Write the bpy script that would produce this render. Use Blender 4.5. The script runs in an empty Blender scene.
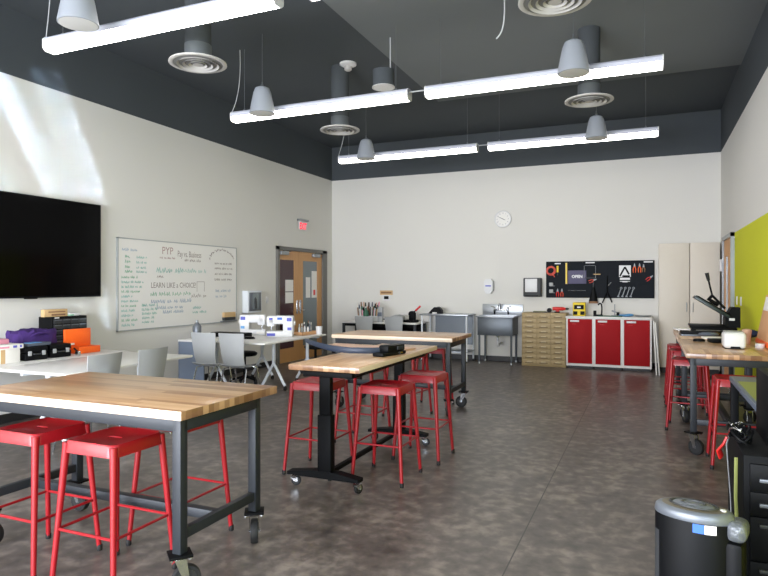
import bpy, bmesh, math, random
from mathutils import Vector, Matrix, Euler
C = bpy.context.scene.collection
SC = bpy.context.scene
PI = math.pi
rnd = random.Random(7)

# ------------------------------------------------------------------ materials
def lin(c):
    out = []
    for v in c:
        v = v / 255.0
        out.append(v / 12.92 if v <= 0.04045 else ((v + 0.055) / 1.055) ** 2.4)
    return (out[0], out[1], out[2], 1.0)

def nodes_of(name):
    m = bpy.data.materials.new(name)
    m.use_nodes = True
    nt = m.node_tree
    return m, nt, nt.nodes['Principled BSDF']

def mat(name, rgb, rough=0.5, metal=0.0, var=0.06, scale=12.0, spec=0.5, bump=0.0, stretch=None, coat=0.0, emit=0.0):
    m, nt, b = nodes_of(name)
    tc = nt.nodes.new('ShaderNodeTexCoord')
    n = nt.nodes.new('ShaderNodeTexNoise')
    n.inputs['Scale'].default_value = scale
    n.inputs['Detail'].default_value = 4
    if stretch:
        mp = nt.nodes.new('ShaderNodeMapping')
        mp.inputs['Scale'].default_value = stretch
        nt.links.new(tc.outputs['Object'], mp.inputs['Vector'])
        nt.links.new(mp.outputs['Vector'], n.inputs['Vector'])
    else:
        nt.links.new(tc.outputs['Object'], n.inputs['Vector'])
    r = nt.nodes.new('ShaderNodeMix'); r.data_type = 'RGBA'
    c = lin(rgb)
    r.inputs[6].default_value = tuple(v * (1 - var) for v in c[:3]) + (1,)
    r.inputs[7].default_value = tuple(min(1, v * (1 + var)) for v in c[:3]) + (1,)
    nt.links.new(n.outputs['Fac'], r.inputs[0])
    nt.links.new(r.outputs[2], b.inputs['Base Color'])
    b.inputs['Roughness'].default_value = rough
    b.inputs['Metallic'].default_value = metal
    b.inputs['Specular IOR Level'].default_value = spec
    b.inputs['Coat Weight'].default_value = coat
    if emit:
        nt.links.new(r.outputs[2], b.inputs['Emission Color'])
        b.inputs['Emission Strength'].default_value = emit
    if bump:
        bp = nt.nodes.new('ShaderNodeBump')
        bp.inputs['Strength'].default_value = bump
        bp.inputs['Distance'].default_value = 0.01
        nt.links.new(n.outputs['Fac'], bp.inputs['Height'])
        nt.links.new(bp.outputs['Normal'], b.inputs['Normal'])
    return m

def floor_mat():
    m, nt, b = nodes_of('polished_concrete')
    tc = nt.nodes.new('ShaderNodeTexCoord')
    n1 = nt.nodes.new('ShaderNodeTexNoise'); n1.inputs['Scale'].default_value = 2.6; n1.inputs['Detail'].default_value = 5; n1.inputs['Roughness'].default_value = 0.62
    n2 = nt.nodes.new('ShaderNodeTexNoise'); n2.inputs['Scale'].default_value = 11.0; n2.inputs['Detail'].default_value = 3; n2.inputs['Distortion'].default_value = 0.2
    for n in (n1, n2):
        n.noise_dimensions = '2D'; nt.links.new(tc.outputs['Object'], n.inputs['Vector'])
    add = nt.nodes.new('ShaderNodeMath'); add.operation = 'ADD'
    nt.links.new(n1.outputs['Fac'], add.inputs[0]); nt.links.new(n2.outputs['Fac'], add.inputs[1])
    half = nt.nodes.new('ShaderNodeMath'); half.operation = 'MULTIPLY'; half.inputs[1].default_value = 0.5; half.use_clamp = True
    nt.links.new(add.outputs[0], half.inputs[0])
    cr = nt.nodes.new('ShaderNodeValToRGB')
    e = cr.color_ramp.elements
    e[0].position = 0.28; e[0].color = lin((60, 55, 52))
    e[1].position = 0.70; e[1].color = lin((134, 124, 115))
    e2 = cr.color_ramp.elements.new(0.5); e2.color = lin((93, 85, 80))
    nt.links.new(half.outputs[0], cr.inputs[0])
    sx = nt.nodes.new('ShaderNodeSeparateXYZ'); nt.links.new(tc.outputs['Object'], sx.inputs[0])
    cp = nt.nodes.new('ShaderNodeMath'); cp.operation = 'COMPARE'; cp.inputs[1].default_value = -0.69; cp.inputs[2].default_value = 0.004
    nt.links.new(sx.outputs['X'], cp.inputs[0])
    jm = nt.nodes.new('ShaderNodeMix'); jm.data_type = 'RGBA'; jm.inputs[7].default_value = lin((50, 46, 44))
    nt.links.new(cp.outputs[0], jm.inputs[0]); nt.links.new(cr.outputs[0], jm.inputs[6])
    nt.links.new(jm.outputs[2], b.inputs['Base Color'])
    mr = nt.nodes.new('ShaderNodeMapRange'); mr.inputs['From Min'].default_value = 0.3; mr.inputs['From Max'].default_value = 0.7
    mr.inputs['To Min'].default_value = 0.31; mr.inputs['To Max'].default_value = 0.36
    nt.links.new(n1.outputs['Fac'], mr.inputs['Value'])
    nt.links.new(mr.outputs[0], b.inputs['Roughness'])
    b.inputs['Specular IOR Level'].default_value = 0.42
    return m

def butcher_mat(name='butcher_block', rough=0.3):
    m, nt, b = nodes_of(name)
    N, L = nt.nodes.new, nt.links.new
    tc = N('ShaderNodeTexCoord'); sp = N('ShaderNodeSeparateXYZ'); L(tc.outputs['Object'], sp.inputs[0])
    def math_(op, a, v=None, c=None):
        n = N('ShaderNodeMath'); n.operation = op
        for i, x in enumerate((a, v, c)):
            if x is None: continue
            if isinstance(x, (int, float)): n.inputs[i].default_value = x
            else: L(x, n.inputs[i])
        return n.outputs[0]
    row = math_('FLOOR', math_('DIVIDE', math_('ADD', sp.outputs['Y'], 5.0), 0.042))
    wr = N('ShaderNodeTexWhiteNoise'); wr.noise_dimensions = '1D'; L(row, wr.inputs['W'])
    xs = math_('ADD', math_('ADD', sp.outputs['X'], 7.0), math_('MULTIPLY', wr.outputs['Value'], 1.1))
    seg = math_('FLOOR', math_('DIVIDE', xs, 0.75))
    wn = N('ShaderNodeTexWhiteNoise'); wn.noise_dimensions = '2D'
    cb = N('ShaderNodeCombineXYZ'); L(row, cb.inputs[0]); L(seg, cb.inputs[1]); L(cb.outputs[0], wn.inputs['Vector'])
    mp = N('ShaderNodeMapping'); mp.inputs['Scale'].default_value = (2.0, 38.0, 38.0); L(tc.outputs['Object'], mp.inputs['Vector'])
    gr = N('ShaderNodeTexNoise'); gr.inputs['Scale'].default_value = 2.2; gr.inputs['Detail'].default_value = 6; L(mp.outputs[0], gr.inputs['Vector'])
    cr = N('ShaderNodeValToRGB'); e = cr.color_ramp.elements
    e[0].position = 0.0; e[0].color = lin((166, 120, 80))
    e[1].position = 1.0; e[1].color = lin((216, 178, 136))
    e2 = e.new(0.35); e2.color = lin((200, 156, 112)); e3 = e.new(0.12); e3.color = lin((180, 136, 96))
    L(wn.outputs['Value'], cr.inputs[0])
    mx = N('ShaderNodeMix'); mx.data_type = 'RGBA'; mx.blend_type = 'MULTIPLY'
    mx.inputs[0].default_value = 0.35
    gcr = N('ShaderNodeValToRGB'); gcr.color_ramp.elements[0].position = 0.3; gcr.color_ramp.elements[0].color = (0.45, 0.38, 0.32, 1); gcr.color_ramp.elements[1].position = 0.6
    L(gr.outputs['Fac'], gcr.inputs[0]); L(cr.outputs[0], mx.inputs[6]); L(gcr.outputs[0], mx.inputs[7])
    # end grain: darker, more contrasted block ends
    geo = N('ShaderNodeNewGeometry')
    tr = N('ShaderNodeVectorTransform'); tr.vector_type = 'NORMAL'; tr.convert_from = 'WORLD'; tr.convert_to = 'OBJECT'
    L(geo.outputs['Normal'], tr.inputs[0]); sn = N('ShaderNodeSeparateXYZ'); L(tr.outputs[0], sn.inputs[0])
    ax = math_('GREATER_THAN', math_('ABSOLUTE', sn.outputs['X']), 0.7)
    ecr = N('ShaderNodeValToRGB'); e = ecr.color_ramp.elements
    e[0].color = lin((120, 84, 58)); e[1].color = lin((196, 156, 118)); ecr.color_ramp.interpolation = 'LINEAR'
    L(wr.outputs['Value'], ecr.inputs[0])
    mx2 = N('ShaderNodeMix'); mx2.data_type = 'RGBA'; L(ax, mx2.inputs[0]); L(mx.outputs[2], mx2.inputs[6]); L(ecr.outputs[0], mx2.inputs[7])
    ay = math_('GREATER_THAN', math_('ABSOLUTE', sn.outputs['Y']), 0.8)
    mx3 = N('ShaderNodeMix'); mx3.data_type = 'RGBA'; L(math_('MULTIPLY', ay, 0.7), mx3.inputs[0]); L(mx2.outputs[2], mx3.inputs[6]); mx3.inputs[7].default_value = lin((238, 222, 200))  # long edges paler: strong light on them put into the wood colour
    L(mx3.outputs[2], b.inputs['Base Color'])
    b.inputs['Roughness'].default_value = rough
    b.inputs['Coat Weight'].default_value = 0.25
    b.inputs['Coat Roughness'].default_value = 0.15
    return m

def emit_mat(name, rgb, strength):
    m, nt, b = nodes_of(name)
    n = nt.nodes.new('ShaderNodeTexNoise'); n.inputs['Scale'].default_value = 2
    mr = nt.nodes.new('ShaderNodeMapRange'); mr.inputs['To Min'].default_value = strength * 0.97; mr.inputs['To Max'].default_value = strength * 1.03
    nt.links.new(n.outputs['Fac'], mr.inputs['Value'])
    b.inputs['Base Color'].default_value = lin(rgb)
    b.inputs['Emission Color'].default_value = lin(rgb)
    nt.links.new(mr.outputs[0], b.inputs['Emission Strength'])
    return m

def pegboard_mat():
    m, nt, b = nodes_of('black_pegboard')
    N, L = nt.nodes.new, nt.links.new
    tc = N('ShaderNodeTexCoord')
    mp = N('ShaderNodeMapping'); mp.inputs['Scale'].default_value = (39.4, 1.0, 39.4); L(tc.outputs['Object'], mp.inputs[0])
    fr = N('ShaderNodeVectorMath'); fr.operation = 'FRACTION'; L(mp.outputs[0], fr.inputs[0])
    sb = N('ShaderNodeVectorMath'); sb.operation = 'SUBTRACT'; sb.inputs[1].default_value = (0.5, 0.0, 0.5); L(fr.outputs[0], sb.inputs[0])
    ml = N('ShaderNodeVectorMath'); ml.operation = 'MULTIPLY'; ml.inputs[1].default_value = (1, 0, 1); L(sb.outputs[0], ml.inputs[0])
    ln = N('ShaderNodeVectorMath'); ln.operation = 'LENGTH'; L(ml.outputs[0], ln.inputs[0])
    lt = N('ShaderNodeMath'); lt.operation = 'LESS_THAN'; lt.inputs[1].default_value = 0.18; L(ln.outputs['Value'], lt.inputs[0])
    mx = N('ShaderNodeMix'); mx.data_type = 'RGBA'; L(lt.outputs[0], mx.inputs[0])
    mx.inputs[6].default_value = lin((22, 27, 34)); mx.inputs[7].default_value = lin((10, 11, 13))
    L(mx.outputs[2], b.inputs['Base Color']); b.inputs['Roughness'].default_value = 0.7; b.inputs['Specular IOR Level'].default_value = 0.2
    return m

M = {}
M['floor'] = floor_mat()
M['wall'] = mat('painted_white_wall', (221, 219, 213), 0.85, var=0.012, scale=1.5, spec=0.2)
M['black_paint'] = mat('charcoal_paint', (74, 79, 83), 0.8, var=0.05, scale=1.2, spec=0.2)
M['ceiling_daylit'] = mat('daylit_ceiling_grey', (112, 117, 119), 0.8, var=0.05, scale=1.2, spec=0.2)  # daylight on the ceiling put into a lighter grey
M['green_paint'] = mat('lime_green_paint', (206, 208, 44), 0.8, var=0.02, scale=2, spec=0.25)
M['base_rubber'] = mat('black_rubber_baseboard', (34, 34, 35), 0.5)
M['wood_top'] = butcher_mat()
M['steel_dark'] = mat('dark_grey_steel', (40, 44, 49), 0.5, 0.2, var=0.08, scale=5)
M['black_metal'] = mat('black_powder_coat', (10, 11, 13), 0.6, 0.0, var=0.1, spec=0.12)
M['red_metal'] = mat('red_enamel', (150, 13, 25), 0.4, 0.0, var=0.06, scale=4, coat=0.1)
M['red_door'] = mat('red_laminate', (158, 24, 30), 0.65, var=0.05, scale=3, spec=0.15)
M['rubber'] = mat('black_rubber', (20, 20, 21), 0.7)
M['chrome'] = mat('chrome', (205, 208, 212), 0.2, 1.0, var=0.03)
M['steel'] = mat('brushed_stainless', (168, 172, 176), 0.33, 0.9, var=0.08, scale=6, stretch=(1, 20, 20))
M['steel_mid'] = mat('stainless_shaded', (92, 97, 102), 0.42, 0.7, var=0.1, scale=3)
M['white_lam'] = mat('white_laminate', (226, 224, 219), 0.35, var=0.015, scale=3)
M['white_plastic'] = mat('white_plastic', (222, 222, 222), 0.4, var=0.015)
M['white_metal'] = mat('white_powder_coat', (222, 226, 230), 0.35, var=0.02)
M['grey_plastic'] = mat('grey_chair_plastic', (164, 166, 166), 0.45, var=0.03)
M['black_plastic'] = mat('black_plastic', (10, 11, 13), 0.5, var=0.08, spec=0.13)
M['screen'] = mat('black_screen_glass', (4, 4, 5), 0.1, var=0.04, spec=0.12)
M['board'] = mat('whiteboard_enamel', (232, 230, 225), 0.3, var=0.01, scale=2)
M['alu'] = mat('aluminium_trim', (150, 154, 156), 0.35, 0.8)
M['teal_ink'] = mat('teal_marker_ink', (150, 198, 188), 0.6)
M['green_ink'] = mat('green_marker_ink', (140, 190, 160), 0.6)
M['blue_ink'] = mat('blue_marker_ink', (158, 178, 198), 0.6)
M['dark_ink'] = mat('dark_marker_ink', (150, 138, 134), 0.6)
M['red_ink'] = mat('red_marker_ink', (176, 146, 144), 0.6)
M['tan_wood'] = mat('oak_veneer', (196, 146, 92), 0.4, var=0.1, scale=3, stretch=(12, 12, 1))
M['door_frame'] = mat('door_frame_grey', (112, 110, 106), 0.5)
M['maroon_glass'] = mat('door_glass_maroon_hall', (70, 40, 46), 0.12, var=0.12, scale=2)
M['grey_glass'] = mat('door_glass_grey_hall', (120, 130, 134), 0.12, var=0.05, scale=2)
M['paper'] = mat('white_paper', (236, 233, 228), 0.8, var=0.02)
M['exit_red'] = mat('exit_red_letters', (235, 40, 70), 0.5, emit=0.9)
M['lamp'] = emit_mat('fluorescent_lens', (255, 252, 246), 11.0)
M['lamp_body'] = mat('light_housing', (206, 208, 220), 0.45, var=0.02)
M['speaker'] = mat('speaker_white', (152, 157, 164), 0.5, var=0.02)
M['speaker_grille'] = mat('speaker_grille', (206, 206, 203), 0.6, var=0.05, scale=200)
M['vent'] = mat('diffuser_white', (186, 184, 180), 0.5, var=0.02)
M['vent_dark'] = mat('diffuser_gap', (120, 120, 118), 0.6)
M['duct'] = mat('duct_grey', (84, 89, 92), 0.6)
M['duct_dark'] = mat('dark_painted_duct', (76, 80, 83), 0.85, spec=0.05)
M['cable_grey'] = mat('grey_cable', (176, 178, 178), 0.6)
M['wire'] = mat('hanger_wire', (130, 134, 136), 0.4, 0.6)
M['cabinet_tan'] = mat('tan_filing_cabinet', (168, 146, 104), 0.5, var=0.06, scale=5)
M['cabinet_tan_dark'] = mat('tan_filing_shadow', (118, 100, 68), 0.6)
M['cream'] = mat('cream_cabinet', (214, 206, 192), 0.5, var=0.015)
M['grey_gap'] = mat('panel_gap_shadow', (120, 114, 104), 0.7)
M['peg'] = pegboard_mat()
M['purple'] = mat('purple_fabric', (62, 34, 104), 0.85, var=0.45, scale=14, bump=0.6)
M['orange'] = mat('orange_plastic', (250, 102, 22), 0.45, var=0.03)
M['light_wood'] = mat('light_wood', (206, 172, 124), 0.6, var=0.1, stretch=(2, 20, 20))
M['kraft'] = mat('kraft_board', (216, 166, 120), 0.75, var=0.06)
M['yellow'] = mat('yellow_plastic', (238, 208, 30), 0.45, var=0.03)
M['blue'] = mat('blue_print', (62, 110, 200), 0.6, var=0.1)
M['navy'] = mat('navy_fabric', (40, 48, 92), 0.9, var=0.3, scale=20)
M['violet_print'] = mat('violet_print', (92, 96, 190), 0.6, var=0.2)
M['sign_purple'] = mat('violet_grey_sign', (86, 82, 112), 0.6)
M['red_bright'] = mat('red_plastic', (214, 40, 36), 0.4, var=0.05)
M['orange_red'] = mat('orange_red_rubber', (222, 84, 62), 0.5)
M['brown'] = mat('brown_bristle', (140, 104, 76), 0.8, var=0.2, scale=60)
M['pink'] = mat('pink_print', (224, 150, 170), 0.7, var=0.15)
M['green_dark'] = mat('dark_green_plastic', (50, 100, 76), 0.5, var=0.2)
M['press_teal'] = mat('dark_teal_platen', (34, 48, 48), 0.4, 0.2)
M['board_trim'] = mat('whiteboard_trim', (164, 168, 168), 0.5)
M['hub'] = mat('dark_wheel_hub', (34, 35, 37), 0.5)
M['pull'] = mat('tan_drawer_pull', (196, 180, 146), 0.6)
M['tool_steel'] = mat('dull_tool_steel', (150, 154, 158), 0.55, 0.4)
M['olive'] = mat('olive_cutting_mat', (136, 142, 74), 0.7, var=0.06)
M['teal_mat'] = mat('teal_cutting_mat', (40, 116, 98), 0.7, var=0.06)
M['slate'] = mat('slate_plastic', (86, 94, 108), 0.5, var=0.05)
M['blue_shadow'] = mat('blue_grey_shade', (108, 119, 136), 0.5)
M['steel_blue'] = mat('blue_grey_coated_metal', (44, 53, 70), 0.5, 0.1)
M['blush'] = mat('blush_board', (214, 178, 156), 0.7, var=0.05)
M['light_blue'] = mat('light_blue_plastic', (96, 160, 214), 0.5)
M['beige_cloth'] = mat('beige_cloth', (168, 152, 130), 0.9, var=0.2, scale=15)
M['silver'] = mat('silver_plastic', (110, 115, 122), 0.4, 0.4, var=0.04)
M['gold'] = mat('aged_brass', (112, 104, 88), 0.4, 0.5)
M['grey_dark'] = mat('dark_grey_plastic', (52, 54, 56), 0.5)
M['crinkle'] = mat('clear_crinkled_plastic', (104, 108, 112), 0.3, 0.2, var=0.5, scale=30, bump=1.0)
M['sheet_lime'] = mat('lime_sheet', (172, 186, 60), 0.6)

# ------------------------------------------------------------------ mesh builder
class MB:
    def __init__(s):
        s.bm = bmesh.new(); s.mats = []
    def mi(s, m):
        if m is None: m = s.mats[0] if s.mats else '_'
        if m not in s.mats: s.mats.append(m)
        return s.mats.index(m)
    def _take(s, verts, m, mtx):
        if mtx is not None: bmesh.ops.transform(s.bm, matrix=mtx, verts=verts)
        i = s.mi(m)
        for f in {f for v in verts for f in v.link_faces}: f.material_index = i
    def box(s, lo, hi, m=None, bev=0.0, mtx=None, seg=2):
        lo = Vector(lo); hi = Vector(hi); c = (lo + hi) / 2; d = hi - lo
        r = bmesh.ops.create_cube(s.bm, size=1.0)
        vs = r['verts']
        bmesh.ops.transform(s.bm, matrix=Matrix.Translation(c) @ Matrix.Diagonal((d.x, d.y, d.z, 1)), verts=vs)
        if bev > 0:
            es = list({e for v in vs for e in v.link_edges})
            r2 = bmesh.ops.bevel(s.bm, geom=es, offset=min(bev, 0.49 * min(abs(d.x), abs(d.y), abs(d.z))), segments=seg, affect='EDGES', profile=0.5)
            fs = r2['faces']
            vs = list({v for f in fs for v in f.verts})
            # all verts of this island
            stack = list(vs); seen = set(vs)
            while stack:
                v = stack.pop()
                for e in v.link_edges:
                    o = e.other_vert(v)
                    if o not in seen: seen.add(o); stack.append(o)
            vs = list(seen)
        s._take(vs, m, mtx)
        return s
    def tube(s, pts, r, m=None, n=8, cap=True, flat=None, mtx=None):
        pts = [Vector(p) for p in pts]
        rs = r if isinstance(r, (list, tuple)) else [r] * len(pts)
        rings = []; up = None
        for i, p in enumerate(pts):
            t = (pts[min(i + 1, len(pts) - 1)] - pts[max(i - 1, 0)]).normalized()
            if up is None:
                a = Vector((0, 0, 1)) if abs(t.z) < 0.9 else Vector((1, 0, 0))
                up = (a - t * a.dot(t)).normalized()
            else:
                u2 = up - t * up.dot(t)
                up = u2.normalized() if u2.length > 1e-6 else up
            sd = t.cross(up)
            k = flat or (1, 1)
            rings.append([s.bm.verts.new(p + (up * math.cos(2 * PI * j / n + PI / n) * k[0] + sd * math.sin(2 * PI * j / n + PI / n) * k[1]) * rs[i]) for j in range(n)])
        vs = [v for q in rings for v in q]
        for a, b in zip(rings, rings[1:]):
            for j in range(n):
                s.bm.faces.new((a[j], a[(j + 1) % n], b[(j + 1) % n], b[j]))
        if cap:
            s.bm.faces.new(list(reversed(rings[0]))); s.bm.faces.new(rings[-1])
        s._take(vs, m, mtx)
        return s
    def lathe(s, prof, c=(0, 0, 0), m=None, n=24, axis='z', mtx=None, sx=1, sy=1, cap=True):
        rings = []
        for (r, z) in prof:
            ring = []
            if r < 1e-6:
                v = s.bm.verts.new((0, 0, z)); ring = [v]
            else:
                ring = [s.bm.verts.new((r * sx * math.cos(2 * PI * j / n), r * sy * math.sin(2 * PI * j / n), z)) for j in range(n)]
            rings.append(ring)
        vs = [v for q in rings for v in q]
        for a, b in zip(rings, rings[1:]):
            for j in range(n):
                k = (j + 1) % n
                if len(a) == 1 and len(b) == 1: continue
                if len(a) == 1: s.bm.faces.new((a[0], b[k], b[j]))
                elif len(b) == 1: s.bm.faces.new((a[j], a[k], b[0]))
                else: s.bm.faces.new((a[j], a[k], b[k], b[j]))
        flat = len(prof) == 2 and abs(prof[0][1] - prof[1][1]) < 1e-6
        if cap and not flat and len(rings[0]) > 1: s.bm.faces.new(list(reversed(rings[0])))
        if cap and not flat and len(rings[-1]) > 1: s.bm.faces.new(rings[-1])
        T = Matrix.Translation(Vector(c))
        if axis == 'x': T = T @ Matrix.Rotation(PI / 2, 4, 'Y')
        if axis == 'y': T = T @ Matrix.Rotation(-PI / 2, 4, 'X')
        if mtx is not None: T = mtx @ T
        s._take(vs, m, T)
        return s
    def prism(s, poly, h0, h1, m=None, axis='z', mtx=None):
        """poly in 2D extruded; axis z: (x,y), axis y: (x,z), axis x: (y,z)"""
        def P(a, b, h):
            return {'z': (a, b, h), 'y': (a, h, b), 'x': (h, a, b)}[axis]
        A = [s.bm.verts.new(P(a, b, h0)) for a, b in poly]; B = [s.bm.verts.new(P(a, b, h1)) for a, b in poly]
        n = len(poly)
        fs = [s.bm.faces.new(A), s.bm.faces.new(B)]
        for j in range(n): fs.append(s.bm.faces.new((A[j], A[(j + 1) % n], B[(j + 1) % n], B[j])))
        bmesh.ops.recalc_face_normals(s.bm, faces=fs)
        s._take(A + B, m, mtx)
        return s
    def quad(s, pts, m=None):
        vs = [s.bm.verts.new(p) for p in pts]; s.bm.faces.new(vs); s._take(vs, m, None); return s
    def ball(s, c, r, m=None, sc=(1, 1, 1), n=12, mtx=None):
        r_ = bmesh.ops.create_uvsphere(s.bm, u_segments=n, v_segments=max(6, n // 2), radius=r)
        vs = r_['verts']
        bmesh.ops.transform(s.bm, matrix=Matrix.Translation(Vector(c)) @ Matrix.Diagonal((*sc, 1)), verts=vs)
        s._take(vs, m, mtx)
        return s
    def torus(s, c, R, r, m=None, axis='z', n=28, k=8):
        pts = []
        rings = []
        for i in range(n):
            a = 2 * PI * i / n; ring = []
            for j in range(k):
                b = 2 * PI * j / k
                x, y, z = (R + r * math.cos(b)) * math.cos(a), (R + r * math.cos(b)) * math.sin(a), r * math.sin(b)
                p = {'z': (x, y, z), 'y': (x, z, y), 'x': (z, x, y)}[axis]
                ring.append(s.bm.verts.new(Vector(p) + Vector(c)))
            rings.append(ring)
        fs = []
        for i in range(n):
            a, b = rings[i], rings[(i + 1) % n]
            for j in range(k): fs.append(s.bm.faces.new((a[j], a[(j + 1) % k], b[(j + 1) % k], b[j])))
        bmesh.ops.recalc_face_normals(s.bm, faces=fs)
        s._take([v for q in rings for v in q], m, None)
        return s
    def text(s, t, o, xd, yd, size, m=None, bold=0.0, align='LEFT', width=None):
        cu = bpy.data.curves.new('lettering', 'FONT'); cu.body = t; cu.size = size; cu.align_x = align; cu.offset = bold
        cu.resolution_u = 2
        ob = bpy.data.objects.new('lettering', cu); C.objects.link(ob)
        dg = bpy.context.evaluated_depsgraph_get(); ev = ob.evaluated_get(dg); me = ev.to_mesh()
        o, xd, yd = Vector(o), Vector(xd), Vector(yd)
        k = 1.0
        if width:
            xs = [v.co.x for v in me.vertices]
            k = width / max(1e-6, max(xs) - min(xs))
        vs = [s.bm.verts.new(o + xd * v.co.x * k + yd * v.co.y) for v in me.vertices]
        for p in me.polygons:
            try: s.bm.faces.new([vs[i] for i in p.vertices])
            except ValueError: pass
        ev.to_mesh_clear()
        bpy.data.objects.remove(ob); bpy.data.curves.remove(cu)
        s._take(vs, m, None)
        return s
    def scribble(s, o, xd, yd, length, h, m=None, seed=0, th=0.006):
        r = random.Random(seed); o, xd, yd = Vector(o), Vector(xd), Vector(yd)
        x = 0.0
        while x < length:
            for _ in range(r.randint(2, 6)):
                if x >= length: break
                w = h * r.uniform(0.45, 0.75)
                pts = [(x + w * r.uniform(0, .3), h * r.uniform(0, .2)), (x + w * r.uniform(.2, .6), h * r.uniform(.6, 1.0)), (x + w * r.uniform(.6, .9), h * r.uniform(.0, .3)), (x + w, h * r.uniform(.2, .8))]
                for a, b in zip(pts, pts[1:]):
                    a, b = Vector(a), Vector(b); d = (b - a)
                    if d.length < 1e-5: continue
                    n = Vector((-d.y, d.x)).normalized() * th / 2
                    s.quad([o + xd * q.x + yd * q.y for q in (a - n, b - n, b + n, a + n)], m)
                x += w * 1.05
            x += h * 0.55
        return s
    def build(s, name, m=None, parent=None, smooth=True, loc=None, ang=0.7):
        me = bpy.data.meshes.new(name)
        s.mats = [(m or 'wall') if k == '_' else k for k in s.mats] or [m or 'wall']
        s.bm.to_mesh(me); s.bm.free()
        for k in s.mats: me.materials.append(M[k])
        if smooth:
            me.shade_smooth(); me.set_sharp_from_angle(angle=ang)
        o = bpy.data.objects.new(name, me); C.objects.link(o)
        if parent is not None: o.parent = parent
        if loc is not None: o.location = loc
        return o

def tag(o, label=None, cat=None, group=None, kind=None):
    if label: o['label'] = label
    if cat: o['category'] = cat
    if group: o['group'] = group
    if kind: o['kind'] = kind
    return o
def thing(name, label, cat, loc=(0, 0, 0), rz=0.0, group=None):
    o = bpy.data.objects.new(name, None); C.objects.link(o)
    o.empty_display_size = 0.1
    o.location = loc; o.rotation_euler = (0, 0, rz)
    return tag(o, label, cat, group)
KIDS = {}
def copy_tree(o, parent=None):
    c = o.copy(); C.objects.link(c)
    if parent is not None: c.parent = parent
    for ch in [k for k in bpy.data.objects if k.parent == o]:
        copy_tree(ch, c)
    return c
def dup(root, loc, rz, label, group=None, cat=None):
    c = copy_tree(root); c.location = loc; c.rotation_euler = (0, 0, rz)
    c['label'] = label
    if group: c['group'] = group
    return c
def struct(name, mb, m=None, parent=None, smooth=False):
    o = mb.build(name, m, parent, smooth=smooth)
    if parent is None: o['kind'] = 'structure'
    return o

# ------------------------------------------------------------------ room (metres; camera at x=0,y=0)
XL, XR, YB, YF = -6.42, 1.159, 12.1, -3.0
ZW, ZC = 3.797, 4.53        # top of the white paint, black ceiling deck
struct('floor', MB().box((XL - .2, YF - .2, -0.1), (XR + .2, YB + .2, 0.0)), 'floor')
struct('ceiling', MB().box((XL - .2, YF - .2, ZC), (XR + .2, YB + .2, ZC + .1)), 'black_paint')
struct('ceiling_daylight_stand_in_1', MB().box((-3.14, YF, ZC - .045), (XR, 9.6, ZC)), 'ceiling_daylit')  # paler sheet standing for the daylit part of the dark ceiling
struct('wall_left', MB().box((XL - .15, YF - .15, 0), (XL, YB + .15, ZW), 'wall').box((XL - .15, YF - .15, ZW), (XL, YB + .15, ZC), 'black_paint'))
struct('wall_back', MB().box((XL, YB, 0), (XR, YB + .15, ZW), 'wall').box((XL, YB, ZW), (XR, YB + .15, ZC), 'black_paint'))
struct('wall_right', MB().box((XR, 10.27, 0), (XR + .15, YB + .15, ZW), 'wall').box((XR, YF - .15, 2.262), (XR + .15, 10.27, ZW), 'wall')
       .box((XR, YF - .15, 0), (XR + .15, 10.27, 2.262), 'green_paint').box((XR, YF - .15, ZW), (XR + .15, YB + .15, ZC), 'black_paint'))
struct('wall_front', MB().box((XL, YF - .15, 0), (XR, YF, ZW), 'wall').box((XL, YF - .15, ZW), (XR, YF, ZC), 'black_paint'))
struct('baseboard_back', MB().box((XL, YB - .012, 0), (0.16, YB, .1), bev=.003), 'base_rubber')
struct('baseboard_left', MB().box((XL, YF, 0), (XL + .012, 9.86, .1), bev=.003), 'base_rubber')
struct('baseboard_right', MB().box((XR - .012, YF, 0), (XR, 10.25, .1), bev=.003), 'base_rubber')

# ---- double door in the left wall
d = thing('door_1', None, None, (XL, 9.86, 0)); d['kind'] = 'structure'
L = 1.93; H = 2.235
MB().box((0, 0, 0), (.05, .065, H)).box((0, L - .19, 0), (.05, L, H)).box((0, 0, H - .065), (.05, L, H)).build('door_frame', 'door_frame', d, smooth=False)
def leaf(y0, y1, sl, sr, glass, handle_y, hinge_y):
    t = .02
    mb = MB()
    mb.box((0, y0, .01), (t, y0 + sl, H - .07)).box((0, y1 - sr, .01), (t, y1, H - .07))
    mb.box((0, y0 + sl, H - .25), (t, y1 - sr, H - .07)).box((0, y0 + sl, .01), (t, y1 - sr, .28))
    lf = mb.build('door_leaf', 'tan_wood', d, smooth=False)
    MB().box((.004, y0 + sl, .28), (.012, y1 - sr, H - .25)).build('glass_pane', glass, lf, smooth=False)
    MB().box((t, handle_y - .03, .93), (t + .008, handle_y + .03, 1.2), bev=.003).tube([(t, handle_y, 1.0), (t + .05, handle_y, 1.0), (t + .05, handle_y + (.09 if handle_y < y0 + .3 else -.09), 1.0)], .009).lathe([(.016, 0), (.016, .02)], (t, handle_y, 1.15), axis='x', n=12).build('door_handle', 'chrome', lf)
    MB().box((t, hinge_y - .14, H - .16), (t + .055, hinge_y + .14, H - .085), 'alu', .006).box((t + .02, hinge_y - .03, H - .09), (t + .04, hinge_y + .23, H - .075), 'grey_dark').build('door_closer', None, lf)
    return lf
lf = leaf(.065, .793, .05, .175, 'maroon_glass', .73, .22)
MB().box((.013, .31, 1.15), (.0145, .60, 1.36), 'paper').box((.013, .31, 1.375), (.0145, .60, 1.60), 'paper').build('taped_notice', None, lf, smooth=False)
lf = leaf(.797, 1.735, .165, .19, 'grey_glass', .85, 1.45)
MB().box((.013, 1.085, 1.24), (.0145, 1.265, 1.66), 'paper').build('taped_notice', None, lf, smooth=False)
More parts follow.
